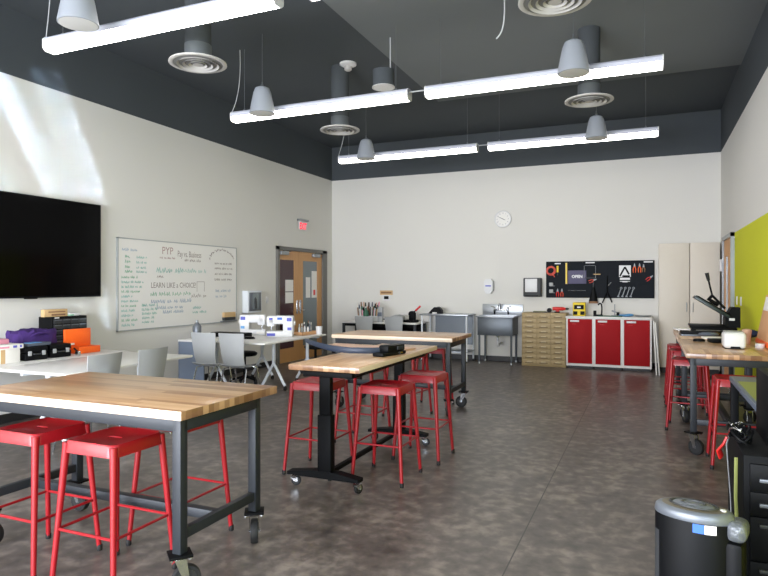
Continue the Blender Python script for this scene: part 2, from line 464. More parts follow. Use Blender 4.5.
MB().box((.013, 1.32, 1.235), (.0145, 1.535, 1.79), 'paper').box((.0145, 1.39, 1.29), (.0152, 1.47, 1.40), 'red_bright').build('taped_poster', None, lf, smooth=False)

# ---- door in the right wall
d = thing('door_2', None, None, (XR, 10.275, 0)); d['kind'] = 'structure'
L = 1.2; H = 2.272
MB().box((-.05, 0, 0), (0, .06, H)).box((-.05, L - .06, 0), (0, L, H)).box((-.05, 0, H - .06), (0, L, H)).build('door_frame', 'alu', d, smooth=False)
lf = MB().box((-.02, .06, .01), (0, .62, H - .06)).box((-.02, 1.02, .01), (0, L - .06, H - .06)).box((-.02, .6, 1.95), (0, 1.04, H - .06)).box((-.02, .6, .01), (0, 1.04, .3)).build('door_leaf', 'kraft', d, smooth=False)
MB().box((-.012, .62, .3), (-.006, 1.02, 1.95)).build('glass_pane', 'grey_glass', lf, smooth=False)
MB().box((-.08, 1.15, 1.72), (-.05, 1.23, 1.92), bev=.005).build('door_bracket', 'white_plastic', d)

# ------------------------------------------------------------------ ceiling things
# linear lights
def wrap_light():
    r = thing('strip_light', 'x', 'light fixture', (0, 0, 0), 0, 'long suspended strip lights')
    l = 2.44; w = .075
    prof = [(-w, .012), (-w * .98, .055), (-w * .7, .078), (w * .7, .078), (w * .98, .055), (w, .012)]
    MB().prism(prof, 0.0, l, 'lamp_body', 'x').build('housing', None, r, smooth=False)
    MB().prism([(-w * .97, .012), (-w * .93, -.018), (-w * .6, -.042), (w * .6, -.042), (w * .93, -.018), (w * .97, .012)], 0.012, l - .012, 'lamp', 'x').build('lens', None, r, smooth=False)
    for x in (0.0, l):
        s_ = -1 if x == 0 else 1
        MB().prism([(-w, .0), (-w * .95, -.024), (-w * .6, -.046), (w * .6, -.046), (w * .95, -.024), (w, 0), (w, .06), (w * .7, .082), (-w * .7, .082), (-w, .06)], min(x, x - s_ * .014), max(x, x - s_ * .014), 'white_plastic', 'x').build('end_cap', None, r, smooth=False)
        xx = x - s_ * .17
        MB().tube([(xx, 0, .07), (xx, 0, ZC - 3.65)], .0022, 'wire', 6).lathe([(.012, 0), (.012, .03), (.004, .045)], (xx, 0, .075), 'wire', 8).build('hanger_wire', None, r)
    return r
lights = [(-5.0, 3.97, 'nearest strip light, hanging just before the round vent above the television side'), (-2.30, 3.97, 'strip light of which only the tip shows at the top edge'),
          (-4.94, 6.6, 'middle row strip light on the left, with a looping cable at its end'), (-2.30, 6.6, 'middle row strip light in line above the far sink and pegboard'),
          (-4.91, 9.55, 'short looking strip light farthest back, toward the exit door corner'), (-2.30, 9.55, 'farthest back strip light on the right, before the back wall clock')]
pl = wrap_light()
for i, (x, y, lab) in enumerate(lights):
    if i == 0: pl.location = (x, y, 3.65); pl['label'] = lab
    else: dup(pl, (x, y, 3.65), 0, lab)
MB().tube([(-2.52, 6.6, 3.70), (-2.28, 6.6, 3.70)], .008).build('light_link_conduit', 'cable_grey')
tag(bpy.data.objects['light_link_conduit'], 'thin conduit joining the two middle row strip lights', 'conduit', 'conduits joining strip lights')
MB().tube([(-2.49, 9.55, 3.70), (-2.28, 9.55, 3.70)], .008).build('light_link_conduit', 'cable_grey')
tag(bpy.data.objects['light_link_conduit.001'], 'thin conduit joining the two farthest strip lights', 'conduit', 'conduits joining strip lights')
# power cords
def cord(name, pts, lab, r=.005):
    return tag(MB().tube(pts, r, 'cable_grey', 6).build(name), lab, 'cable', 'grey light cords')
def bez(p0, p1, p2, p3, n=14):
    out = []
    p0, p1, p2, p3 = map(Vector, (p0, p1, p2, p3))
    for i in range(n + 1):
        t = i / n
        out.append(p0 * (1 - t) ** 3 + p1 * 3 * t * (1 - t) ** 2 + p2 * 3 * t * t * (1 - t) + p3 * t ** 3)
    return out
cord('power_cord', bez((-4.97, 6.6, 3.69), (-5.02, 6.6, 3.74), (-4.80, 6.6, 3.80), (-4.84, 6.6, ZC)), 'looping grey cord at the left end of the middle left strip light')
cord('power_cord', bez((-5.04, 3.97, 3.69), (-5.07, 3.97, 3.74), (-4.98, 3.97, 3.95), (-4.97, 3.97, ZC)), 'grey cord at the left end of the nearest strip light')
cord('power_cord', bez((-4.94, 9.55, 3.69), (-4.95, 9.55, 3.8), (-4.80, 9.55, 3.95), (-4.78, 9.55, ZC)), 'grey cord at the left end of the farthest left strip light')
cord('loose_cable', bez((-1.28, 5.62, 3.76), (-1.18, 5.6, 3.82), (-1.18, 5.55, 3.95), (-1.2, 5.5, ZC)), 'loose white cable end dangling from the ceiling between two strip lights', .007)

# pendant speakers
def pendant_speaker():
    r = thing('pendant_speaker', 'x', 'speaker', (0, 0, 0), 0, 'white pendant speakers')
    MB().lathe([(.0, .31), (.05, .308), (.085, .29), (.105, .24), (.125, .15), (.143, .05), (.152, .0), (.152, -.012), (.143, -.016)], m='speaker', n=32).build('body', None, r)
    MB().lathe([(.142, -.0165), (.10, -.02), (.0, -.021)], m='speaker_grille', n=32).build('grille', None, r)
    MB().lathe([(.018, .30), (.018, .335), (.008, .35), (.008, .37)], m='wire', n=10).tube([(0, 0, .36), (0, 0, ZC - 3.58)], .003, 'wire', 6).build('suspension_cable', None, r)
    return r
sp = pendant_speaker()
labs = [('white pendant speaker above the nearest strip light, at the top edge', -4.15, 3.55), ('white pendant speaker at the left end of the middle left strip light', -4.28, 6.28), ('white pendant speaker in front of the middle right strip light', -.67, 6.28),
        ('small looking white pendant speaker over the farthest left strip light', -4.25, 9.2), ('small looking white pendant speaker over the farthest right strip light', -.67, 9.2)]
for i, (lab, x, y) in enumerate(labs):
    if i == 0: sp.location = (x, y, 3.58); sp['label'] = lab
    else: dup(sp, (x, y, 3.58), 0, lab)

# round diffusers
def diffuser():
    r = thing('ceiling_vent', 'x', 'vent', (0, 0, 0), 0, 'round ceiling air diffusers')
    MB().lathe([(.235, -.002), (.262, -.006), (.275, 0), (.272, .012), (.22, .03), (.13, .045)], m='vent', n=36, cap=False).build('rim', None, r)
    mb = MB()
    for rr in (.20, .145, .09):
        mb.lathe([(rr, -.012), (rr - .028, .012), (rr - .03, .01), (rr - .002, -.016)], m='vent', n=32, cap=False)
    mb.lathe([(.05, -.01), (0, -.012)], m='vent', n=24)
    mb.lathe([(.235, .001), (0, .001)], m='vent_dark', n=32)
    mb.build('cone_rings', None, r)
    MB().lathe([(.128, .03), (.128, .18)], m='duct', n=28).build('collar', None, r)
    MB().lathe([(.125, .18), (.125, ZC - 3.64)], m='duct_dark', n=28).build('duct', None, r)
    return r
dv = diffuser()
def pz(x, y, z):   # photo direction -> point at height z (camera at 1.5 m, horizon row 285)
    T = math.atan(264 / 618.); u = (x - 384) / 618.; v = (285 - y) / 618.
    k = (z - 1.5) / v
    return ((u * math.cos(T) - math.sin(T)) * k, (u * math.sin(T) + math.cos(T)) * k, z)
for i, (x, y, lab) in enumerate([(198, 64, 'round white ceiling vent under the nearest strip light'), (340, 130.5, 'round white ceiling vent between the left strip lights'),
                                 (589, 101, 'round white ceiling vent between the right strip lights, above the pegboard'), (555, 1, 'round white ceiling vent cut by the top edge of the view')]):
    p = pz(x, y, 3.65)
    if i == 0: dv.location = p; dv['label'] = lab
    else: dup(dv, p, 0, lab)
p = pz(348, 67, ZC - .05)
r = thing('smoke_detector', 'white dome smoke detector on the dark ceiling', 'detector', (p[0], p[1], ZC))
MB().lathe([(.0, -.0), (.115, -.0), (.115, -.025), (.07, -.045)], m='white_plastic').build('base', None, r)
MB().lathe([(.05, -.045), (.05, -.09), (.03, -.105), (0, -.107)], m='vent').build('sensor_head', None, r)
p = pz(383.5, 87, 3.9)
r = thing('can_downlight', 'small round can downlight hanging near the middle strip light', 'light fixture', p)
MB().lathe([(.13, 0), (.13, .2), (.06, .22)], m='duct_dark').build('can', None, r)
MB().lathe([(.138, -.012), (.138, .0)], m='vent').lathe([(.12, -.014), (0, -.016)], m='speaker_grille').build('trim_ring', None, r)
MB().tube([(.09, 0, .2), (.09, 0, ZC - 3.9)], .008, 'cable_grey', 6).build('conduit', None, r)

# ------------------------------------------------------------------ left wall things
r = thing('television', 'large black flat screen television on the left wall', 'television', (XL, 4.82, 1.93))
hw = .935; hh = .575
MB().box((.03, -hw, -hh), (.09, hw, hh), 'black_plastic', .006).build('case', None, r)
MB().box((.0895, -hw + .012, -hh + .02), (.092, hw - .012, hh - .012), 'screen').build('screen', None, r, smooth=False)
MB().box((.03, -.07, -hh - .012), (.07, .07, -hh + .01), 'black_plastic', .003).build('sensor_bump', None, r)
MB().box((0, -.4, -.25), (.03, .4, .25), 'black_metal').build('wall_mount', None, r, smooth=False)

y0, y1, z0, z1 = 6.09, 8.61, .90, 2.115
r = thing('whiteboard', 'wide whiteboard covered in coloured marker notes on the left wall', 'whiteboard', (XL, y0, z0))
bw, bh = y1 - y0, z1 - z0
MB().box((.005, 0, 0), (.025, bw, bh), 'board').build('panel', None, r, smooth=False)
MB().box((0, -.012, -.014), (.03, 0, bh + .014), 'board_trim').box((0, bw, -.014), (.03, bw + .012, bh + .014), 'board_trim').box((0, -.012, bh), (.03, bw + .012, bh + .014), 'board_trim').box((0, -.012, -.014), (.03, bw + .012, 0), 'board_trim').build('trim_frame', None, r, smooth=False)
xd, yd = (0, 1, 0), (0, 0, 1); XO = .0262
def wb(Y, Z): return (XO, Y - y0, Z - z0)
mb = MB()
mb.text('PYP', wb(6.88, 1.945), xd, yd, .15, 'red_ink', width=.22)
mb.scribble(wb(6.84, 1.875), xd, yd, .3, .035, 'red_ink', 3, .005)
mb.text('Pay vs. Business', wb(7.2, 1.92), xd, yd, .13, 'dark_ink', width=.52)
mb.scribble(wb(7.35, 1.85), xd, yd, .36, .05, 'dark_ink', 4, .006)
mb.scribble(wb(6.77, 1.67), xd, yd, .5, .09, 'teal_ink', 5, .009).scribble(wb(7.3, 1.68), xd, yd, .5, .075, 'teal_ink', 6, .007)
mb.scribble(wb(6.78, 1.60), xd, yd, .12, .05, 'dark_ink', 7, .006)
mb.text('LEARN LIKE a CHOICE!', wb(6.667, 1.46), xd, yd, .11, 'dark_ink', width=.93)
mb.scribble(wb(6.66, 1.34), xd, yd, .8, .07, 'green_ink', 8, .008).scribble(wb(7.5, 1.3), xd, yd, .32, .07, 'dark_ink', 9, .006)
for a, b in (((7.63, 1.40), (7.63, 1.55)), ((7.63, 1.55), (7.8, 1.55)), ((7.8, 1.55), (7.8, 1.40))):
    A, B = Vector(wb(*a)), Vector(wb(*b)); t = .006
    mb.box((XO - .0005, min(A.y, B.y) - t / 2, min(A.z, B.z) - t / 2), (XO + .0003, max(A.y, B.y) + t / 2, max(A.z, B.z) + t / 2), 'dark_ink')
mb.scribble(wb(6.667, 1.235), xd, yd, .85, .075, 'blue_ink', 10, .008).scribble(wb(6.77, 1.15), xd, yd, .56, .06, 'blue_ink', 11, .007).scribble(wb(6.9, 1.085), xd, yd, .4, .055, 'blue_ink', 12, .007)
mb.scribble(wb(6.146, 1.95), xd, yd, .26, .05, 'blue_ink', 13, .006)
for k, z in enumerate((1.86, 1.79, 1.72, 1.66)):
    mb.scribble(wb(6.2, z), xd, yd, .1, .05, 'green_ink', 20 + k, .008).scribble(wb(6.4, z), xd, yd, .17, .04, 'teal_ink', 30 + k, .006)
for k in range(11):
    z = 1.585 - k * .064
    mb.scribble(wb(6.14, z), xd, yd, .18 + .1 * ((k * 7) % 4) / 3 + (.1 if k < 4 else 0), .042, 'teal_ink' if k % 3 else 'green_ink', 40 + k, .007)
for k in range(5): mb.scribble(wb(6.5, 1.2 - k * .058), xd, yd, .3 - .02 * k, .045, 'teal_ink', 60 + k, .007)
for k in range(9):
    a = PI * (.95 - .75 * k / 8)
    p = (8.28 + .31 * math.cos(a), 1.87 + .18 * math.sin(a))
    mb.scribble(wb(p[0] - .03, p[1]), (0, math.cos(a - PI / 2), math.sin(a - PI / 2)), (0, math.cos(a), math.sin(a)), .07, .035, 'dark_ink', 70 + k, .006)
for k, z in enumerate((1.83, 1.75, 1.66, 1.57)): mb.scribble(wb(8.05, z), xd, yd, .44, .04, 'dark_ink', 80 + k, .005)
for k, z in enumerate((1.38, 1.29)): mb.scribble(wb(8.07, z), xd, yd, .38 - .12 * k, .055, 'blue_ink', 90 + k, .006)
for k, z in enumerate((1.13, 1.06)): mb.scribble(wb(7.53, z), xd, yd, .2 + .11 * k, .05, 'teal_ink', 95 + k, .007)
mb.build('marker_writing', None, r, smooth=False)
MB().box((.0, 2.1, .0), (.07, 2.5, .018), 'alu', .004).build('pen_tray', None, r)
tag(MB().box((0, -.15, 0), (.045, .15, .05), 'grey_dark', .006).box((0, -.15, .05), (.045, .15, .13), 'light_wood', .006).build('board_eraser', loc=(XL + .028, 8.39, .921)), 'wooden board eraser on the whiteboard tray', 'eraser')

r = thing('exit_sign', 'lit red exit sign above the double wooden door', 'sign', (XL, 10.78, 2.62))
MB().box((0, -.16, .16), (.09, .16, .20), 'alu', .005).build('canopy', None, r)
MB().box((.035, -.155, -.02), (.05, .155, .16), 'white_plastic').build('face_plate', None, r, smooth=False)
MB().text('EXIT', (.051, -.135, .0), (0, 1, 0), (0, 0, 1), .18, 'exit_red', bold=.006, width=.27).build('exit_letters', None, r, smooth=False)

r = thing('wall_mounted_extinguisher_cabinet', 'white wall box with a glazed front beside the whiteboard', 'wall cabinet', (XL, 8.82, 1.02))
MB().box((0, 0, 0), (.12, .41, .38), 'white_metal', .006).build('case', None, r)
MB().box((.12, .03, .03), (.128, .38, .35), 'silver', .003).build('door', None, r)
MB().box((.128, .12, .06), (.131, .31, .33), 'grey_glass').build('glass', None, r, smooth=False)
MB().lathe([(.045, .0), (.045, .16), (.02, .2)], (.11, .2, .07), 'grey_dark', 12).build('bottle_front', None, r)
tag(MB().box((0, -.035, -.06), (.012, .035, .06), 'white_plastic', .003).box((.012, -.012, -.025), (.018, .012, .025), 'white_plastic').build('light_switch', loc=(XL, 9.57, 1.225)), 'white light switch by the double door', 'light switch')

# ------------------------------------------------------------------ back wall things
r = thing('wall_clock', 'round white wall clock high on the back wall', 'clock', (-2.62, YB, 2.795))
MB().lathe([(.15, 0), (.165, -.02), (.16, -.04), (.142, -.042), (.138, -.03)], m='white_plastic', axis='y', n=36, mtx=Matrix.Diagonal((1, 1, 1, 1))).build('rim', None, r)
MB().torus((0, -.035, 0), .158, .012, 'white_plastic', 'y', 36).torus((0, -.03, 0), .143, .006, 'grey_dark', 'y', 36).build('bezel', None, r)
MB().lathe([(.142, 0), (0, 0)], (0, -.036, 0), 'white_lam', axis='y', n=32).build('dial', None, r)
mb = MB()
for k in range(12):
    a = 2 * PI * k / 12; n = 12 if k == 0 else k
    mb.text(str(n), (.112 * math.sin(a), -.0375, .112 * math.cos(a) - .012), (1, 0, 0), (0, 0, 1), .036, 'sign_purple', align='CENTER')
mb.build('numerals', None, r, smooth=False)
def hand(a, l, w):
    return MB().prism([(-w, -.01), (w, -.01), (w * .5, l), (-w * .5, l)], -.041, -.039, 'grey_dark', 'y', Matrix.Rotation(a, 4, 'Y'))
hand(math.radians(-62), .10, .005).build('minute_hand', None, r, smooth=False)
hand(math.radians(115), .06, .006).build('hour_hand', None, r, smooth=False)

r = thing('wall_mounted_soap_dispenser', 'white soap dispenser on the wall above the sink', 'soap dispenser', (-2.895, YB, 1.33))
MB().prism([(-.085, .07), (-.045, 0), (.045, 0), (.085, .07), (.085, .24), (.05, .29), (-.05, .29), (-.085, .24)], -.1, 0, 'white_plastic', 'y').build('body', None, r, smooth=False)
MB().box((-.055, -.106, .14), (.055, -.1, .165), 'violet_print').build('logo_strip', None, r, smooth=False)
MB().box((.085, -.09, .05), (.098, 0, .25), 'grey_plastic', .004).build('side_cover', None, r)
r = thing('wall_mounted_towel_dispenser', 'dark grey paper towel dispenser with a white front on the back wall', 'towel dispenser', (-2.03, YB, 1.275))
MB().box((-.165, -.19, 0), (.165, 0, .36), 'grey_dark', .02).build('case', None, r)
MB().box((-.13, -.205, .09), (.10, -.185, .345), 'white_plastic', .012).build('front_cover', None, r)
MB().box((-.12, -.196, .012), (.12, -.15, .03), 'black_plastic').build('towel_slot', None, r, smooth=False)
r = thing('door_plaque', 'small wooden plaque on the back wall over the craft desk', 'plaque', (-5.11, YB, 1.29))
MB().box((-.145, -.02, 0), (.145, 0, .095), 'light_wood', .004).box((-.12, -.021, .03), (.12, -.019, .065), 'brown').build('board', None, r)
tag(MB().box((-.09, -.012, -.06), (.09, -.002, .06), 'white_plastic').box((-.052, -.02, -.03), (.052, -.01, .035), 'black_plastic', .003).build('wall_outlet', loc=(-5.11, YB, 1.23)), 'black faced wall outlet under the wooden plaque', 'outlet')

# tall cream cabinets
def tall_cab(name, x0, x1, lab, hinge):
    r = thing(name, lab, 'cabinet', (x0, YB, 0), 0, 'tall cream cabinets')
    w = x1 - x0; dp = .5
    MB().box((0, -dp + .02, .09), (w, -.001, 2.21), 'cream').build('carcass', None, r, smooth=False)
    MB().box((.01, -dp + .05, 0), (w - .01, -.02, .09), 'base_rubber').build('plinth', None, r, smooth=False)
    d_ = MB().box((.004, -dp, .095), (w - .004, -dp + .019, 2.205), 'cream', .002).build('door', None, r)
    hx = w - .045 if hinge == 'l' else .045
    MB().tube([(hx, -dp, 1.05), (hx, -dp - .03, 1.05), (hx, -dp - .03, 1.2), (hx, -dp, 1.2)], .006, 'alu', 8).build('handle', None, d_)
    return r
tall_cab('tall_cabinet', .173, .643, 'tall cream cabinet beside the red cabinets', 'l')
tall_cab('tall_cabinet', .650, 1.10, 'tall cream cabinet in the corner behind the heat press', 'r')

# tan filing cabinet, 3 columns of small drawers
r = thing('filing_cabinet', 'tan multi drawer filing cabinet between the sink and the red cabinets', 'filing cabinet', (-2.165, 11.6, 0))
W_, H_, D_ = .795, .985, .48
MB().box((0, .012, 0), (W_, D_, H_), 'cabinet_tan', .004).build('carcass', None, r)
cw = (W_ - .02) / 3; rh = (H_ - .045) / 10
for c in range(3):
    for k in range(10):
        x0 = .01 + c * cw; zz = .03 + k * rh
        dr = MB().box((x0 + .004, -.004, zz + .004), (x0 + cw - .004, .012, zz + rh - .004), 'cabinet_tan', .003).build('drawer', None, r)
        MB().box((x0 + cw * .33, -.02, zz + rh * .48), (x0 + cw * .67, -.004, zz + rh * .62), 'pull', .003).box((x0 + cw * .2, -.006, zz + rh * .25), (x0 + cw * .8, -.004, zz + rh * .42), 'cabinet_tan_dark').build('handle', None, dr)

# red cabinets: three units under one white worktop
rx0, rx1 = -1.365, .06
r0 = None
uw = (rx1 - rx0 - .0) / 3
for k in range(3):
    lab = ['red doored cabinet next to the tan filing cabinet', 'middle one of the three red doored cabinets', 'red doored cabinet beside the leaning white boards'][k]
    r = thing('red_cabinet', lab, 'cabinet', (rx0 + k * uw, 11.62, 0), 0, 'red cabinets under the pegboard')
    MB().box((.001, .012, .045), (uw - .001, .47, .905), 'white_lam').build('carcass', None, r, smooth=False)
    MB().box((.02, .05, 0), (uw - .02, .45, .045), 'base_rubber').build('plinth', None, r, smooth=False)
    MB().box((.001, -.006, .045), (.025, .012, .905), 'white_lam').box((uw - .025, -.006, .045), (uw - .001, .012, .905), 'white_lam').box((.025, -.006, .045), (uw - .025, .012, .085), 'white_lam').box((.025, -.006, .893), (uw - .025, .012, .905), 'white_lam').build('face_frame', None, r, smooth=False)
    dd = MB().box((.03, -.018, .09), (uw - .03, .004, .888), 'red_door', .003).build('door', None, r)
    MB().box((.07, -.036, .835), (.225, -.018, .868), 'white_plastic', .004).box((.10, -.0195, .795), (.17, -.018, .80), 'red_bright').build('handle', None, dd)
tag(MB().box((rx0 - .01, 11.60, .906), (rx1 + .01, 12.095, .936), 'white_lam', .004).build('worktop'), 'white worktop along the three red cabinets', 'worktop')
# leaning boards
for k, (x, tilt, lab) in enumerate([(.085, .05, 'white board leaning on the end of the red cabinets, innermost'), (.13, .075, 'white board leaning beside the red cabinets, outermost by the tall cabinet')]):
    o = MB().box((-.011, -.17, 0), (.011, .17, .90 - .03 * k), 'white_lam', .002).build('leaning_board')
    o.location = (x + .045, 11.38 + .02 * k, .001); o.rotation_euler = (0, -tilt, 0)
    tag(o, lab, 'board', 'white boards leaning by the cabinets')

# pegboard
px0, pz0, pw, ph = -1.79, 1.26, 1.897, .685
r = thing('pegboard', 'long black pegboard panel over the red cabinets', 'pegboard', (px0, YB, pz0))
MB().box((0, -.025, 0), (pw, -.003, ph), 'peg').build('panel', None, r, smooth=False)
MB().box((0, -.032, 0), (pw, 0, .012), 'black_metal').box((0, -.032, ph - .012), (pw, 0, ph), 'black_metal').box((0, -.032, 0), (.012, 0, ph), 'black_metal').box((pw - .012, -.032, 0), (pw, 0, ph), 'black_metal').build('frame', None, r, smooth=False)
for (a, b, z) in ((.16, .27, .635), (.72, .88, .645), (1.72, 1.87, .645)):
    MB().box((a, -.027, z), (b, -.025, z + .022), 'white_plastic').build('label_strip', None, r, smooth=False)
def peg(u, v): return (px0 + u * pw, YB - .026, pz0 + v * ph)
s = (px0 + .0)
# positions u (0..1 along), v (0..1 up)
def pegthing(name, lab, cat, u, v, group=None):
    return thing(name, lab, cat, peg(u, v), 0, group or 'tools on the pegboard')
r = pegthing('extension_cord', 'coiled red orange extension cord at the end of the pegboard', 'cord', .045, .76)
mb = MB()
for k in range(4): mb.torus((.0 + .004 * k, -.02 - .012 * (k % 2), -.005 * k), .068 + .008 * (k % 3), .0085, 'orange_red', 'y', 26, 6)
mb.build('coil', None, r)
MB().tube([(.02, -.03, -.06), (.05, -.03, -.10), (.07, -.03, -.11), (.075, -.03, -.13)], .009, 'orange_red').build('plug_end', None, r)
tag(MB().box((-.018, -.02, -.055), (.018, 0, .07), 'yellow', .006).box((-.006, -.016, -.11), (.006, -.004, -.05), 'grey_dark').build('utility_knife', loc=peg(.113, .78)), 'short yellow tool by the coiled cord', 'knife', 'tools on the pegboard')
tag(MB().box((-.017, -.006, -.2), (.017, 0, .2), 'light_wood').box((-.012, -.0075, -.19), (.012, -.006, .19), 'yellow').build('folding_rule', loc=peg(.197, .67)), 'long yellow ruler hanging on the pegboard', 'ruler', 'tools on the pegboard')
r = pegthing('open_sign', 'violet grey sign lettered open on the pegboard', 'sign', .30, .56)
MB().box((-.165, -.012, -.12), (.165, 0, .13), 'sign_purple', .004).build('panel', None, r)
MB().text('OPEN', (0, -.0125, -.01), (1, 0, 0), (0, 0, 1), .075, 'white_plastic', bold=.003, align='CENTER').build('sign_letters', None, r, smooth=False)
r = pegthing('hacksaw', 'thin bow saw frame hanging over the open sign', 'saw', .42, .86)
MB().tube([(-.10, -.012, -.22), (-.10, -.012, .0), (-.09, -.012, .012), (.09, -.012, .012), (.10, -.012, 0), (.10, -.012, -.22)], .005, 'tool_steel', 6).build('frame', None, r)
MB().box((-.10, -.014, -.225), (.10, -.010, -.212), 'grey_dark').build('blade', None, r, smooth=False)
tag(MB().tube([(-.06, 0, 0), (.06, 0, 0)], .011, 'light_wood', 8).tube([(-.085, 0, 0), (-.06, 0, 0)], .007, 'grey_dark').build('wooden_handled_file', loc=(peg(.487, .64)[0], YB - .04, peg(.487, .64)[2])), 'wooden handled file pointing across the pegboard', 'file', 'tools on the pegboard')
for k, (v, lab) in enumerate(((.36, 'grey tape measure on the pegboard, upper of two'), (.17, 'grey tape measure on the pegboard, lower of two'))):
    r = pegthing('tape_measure', lab, 'tape measure', .055, v, 'tape measures')
    MB().box((-.045, -.045, -.03), (.03, 0, .04), 'grey_plastic', .012).build('case', None, r)
    MB().box((.03, -.03, -.03), (.055, -.012, -.02), 'tool_steel').build('tape_end', None, r, smooth=False)
def pliers(u, v, col, lab, h=.12, ang=0.0):
    r = pegthing('pliers', lab, 'pliers', u, v, 'pliers on the pegboard'); r.rotation_euler = (0, ang, 0)
    for s_ in (-1, 1):
        MB().tube([(s_ * .006, -.012, 0), (s_ * .022, -.012, -h * .4), (s_ * .018, -.012, -h)], [.007, .009, .007], col, 7).build('handle', None, r)
    MB().prism([(-.016, 0), (.016, 0), (.012, .03), (.004, .055), (-.004, .055), (-.012, .03)], -.018, -.006, 'tool_steel', 'y').build('jaws', None, r, smooth=False)
pliers(.113, .17, 'red_bright', 'red handled pliers low on the pegboard, left one of the pair', .10)
pliers(.155, .17, 'orange_red', 'red handled pliers low on the pegboard, right one of the pair', .10)
pliers(.825, .84, 'orange', 'orange handled pliers beside the triangle emblem', .11)
pliers(.87, .84, 'orange', 'orange handled pliers, second from the triangle emblem', .11)
pliers(.905, .82, 'brown', 'brown handled pliers, farthest from the triangle emblem', .09)
pliers(.455, .48, 'orange_red', 'red tipped cutters hanging by the open sign', .09, 1.2)
pliers(.965, .55, 'red_bright', 'red handled cutters at the far end of the pegboard', .09, .9)
r = pegthing('emblem_sign', 'white square with a black triangle emblem on the pegboard', 'sign', .74, .66)
MB().box((-.10, -.008, -.065), (.10, 0, .145), 'white_plastic').build('panel', None, r, smooth=False)
mb = MB()
for a, b in (((-.085, -.05), (.0, .115)), ((.0, .115), (.07, -.02)), ((.085, -.05), (-.045, -.05))):
    A, B = Vector((a[0], 0, a[1])), Vector((b[0], 0, b[1])); dv_ = (B - A).normalized(); n_ = Vector((-dv_.z, 0, dv_.x)) * .015
    mb.quad([(p.x, -.0088, p.z) for p in (A - n_, B - n_, B + n_, A + n_)], 'black_plastic')
mb.build('triangle_mark', None, r, smooth=False)
MB().box((-.085, -.004, -.118), (.085, 0, -.08), 'white_plastic').box((-.085, -.004, -.15), (.085, 0, -.14), 'white_plastic').box((-.045, -.004, -.162), (.045, 0, -.15), 'white_plastic').build('caption_strip', None, r, smooth=False)
for k in range(4):
    r = pegthing('wrench', 'small silver wrench, %s in the slanted row on the pegboard' % ['first', 'second', 'third', 'fourth'][k], 'wrench', .69 + .037 * k, .13, 'silver wrenches on the pegboard')
    r.rotation_euler = (0, .32, 0)
    MB().box((-.008, -.012, -.05), (.008, -.004, .085), 'tool_steel', .003).torus((0, -.008, .10), .016, .006, 'tool_steel', 'y', 14, 6).build('shaft', None, r)
    MB().prism([(-.018, -.05), (.018, -.05), (.016, -.08), (.006, -.068), (-.006, -.068), (-.016, -.08)], -.013, -.003, 'tool_steel', 'y').build('open_jaw', None, r, smooth=False)
r = pegthing('bar_clamp', 'black clamp with splayed legs hanging below the pegboard edge', 'clamp', .58, .16)
MB().tube([(0, -.02, .1), (.0, -.02, .0), (-.085, -.02, -.2)], .012, 'black_metal', 6).tube([(0, -.02, 0), (.085, -.02, -.19)], .012, 'black_metal', 6).tube([(0, -.02, .1), (0, -.02, .3)], .01, 'black_metal', 6).build('frame', None, r)
MB().tube([(.02, -.03, .12), (.07, -.03, .18)], .009, 'tool_steel', 6).build('screw_handle', None, r)
for k in range(3):
    r = pegthing('screwdriver', 'dark screwdriver on the lower pegboard, %s from the red pliers' % ['first', 'second', 'third'][k], 'screwdriver', .24 + .055 * k, .2, 'dark screwdrivers')
    MB().tube([(-.05, -.014, .0), (-.02, -.014, 0), (.0, -.014, 0)], [.012, .014, .009], 'grey_dark', 8).build('handle', None, r)
    MB().tube([(0, -.014, 0), (.06, -.014, 0)], .004, 'tool_steel', 6).build('blade', None, r)

# on the worktop and filing cabinet
ZW_ = .936
r = thing('cordless_drill', 'red cordless drill lying on the filing cabinet', 'drill', (-1.50, 11.8, .985), .1)
MB().tube([(-.13, 0, .075), (-.05, 0, .075), (.05, 0, .075), (.1, 0, .075)], [.032, .036, .034, .02], 'red_bright', 12).box((-.075, -.025, 0), (-.015, .025, .07), 'red_bright', .012).build('body', None, r)
MB().box((-.1, -.035, -.0), (.0, .035, .025), 'black_plastic', .006).build('battery', None, r)
MB().lathe([(.02, 0), (.02, .03), (.008, .06)], (.1, 0, .075), 'grey_dark', 12, 'x').build('chuck', None, r)
r = thing('cable_reel', 'small dark round reel next to the red drill', 'reel', (-1.70, 11.8, .985))
MB().lathe([(.042, 0), (.042, .012), (.025, .015), (.025, .045), (.042, .048), (.042, .06)], (0, .03, .042), 'black_plastic', 20, 'y').build('spool', None, r)
MB().lathe([(.036, .014), (.036, .046)], (0, .03, .042), 'sign_purple', 16, 'y').build('winding', None, r)
tag(MB().box((-.13, -.04, 0), (.13, .04, .018), 'grey_dark', .004).box((-.12, -.02, .018), (.1, .02, .024), 'olive').build('steel_square', loc=(-1.86, 11.82, .986)), 'flat dark ruler lying on the filing cabinet', 'ruler')
r = thing('yellow_radio', 'yellow cased jobsite box on the red cabinets', 'tool case', (-1.16, 11.85, ZW_))
MB().box((-.11, -.08, 0), (.11, .08, .245), 'yellow', .015).build('case', None, r)
MB().box((-.085, -.086, .12), (.085, -.079, .20), 'black_plastic', .006).box((-.03, -.088, .145), (.03, -.085, .17), 'white_plastic').build('window', None, r)
MB().lathe([(.03, 0), (.03, .01)], (-.06, -.079, .055), 'black_plastic', 14, 'y', mtx=None).box((-.10, -.088, .02), (-.025, -.079, .085), 'black_plastic', .006).box((.025, -.088, .02), (.10, -.079, .085), 'black_plastic', .006).build('front_cells', None, r)
r = thing('hand_brush', 'conical hand brush hanging under the pegboard', 'brush', (-.93, YB - .07, 1.16))
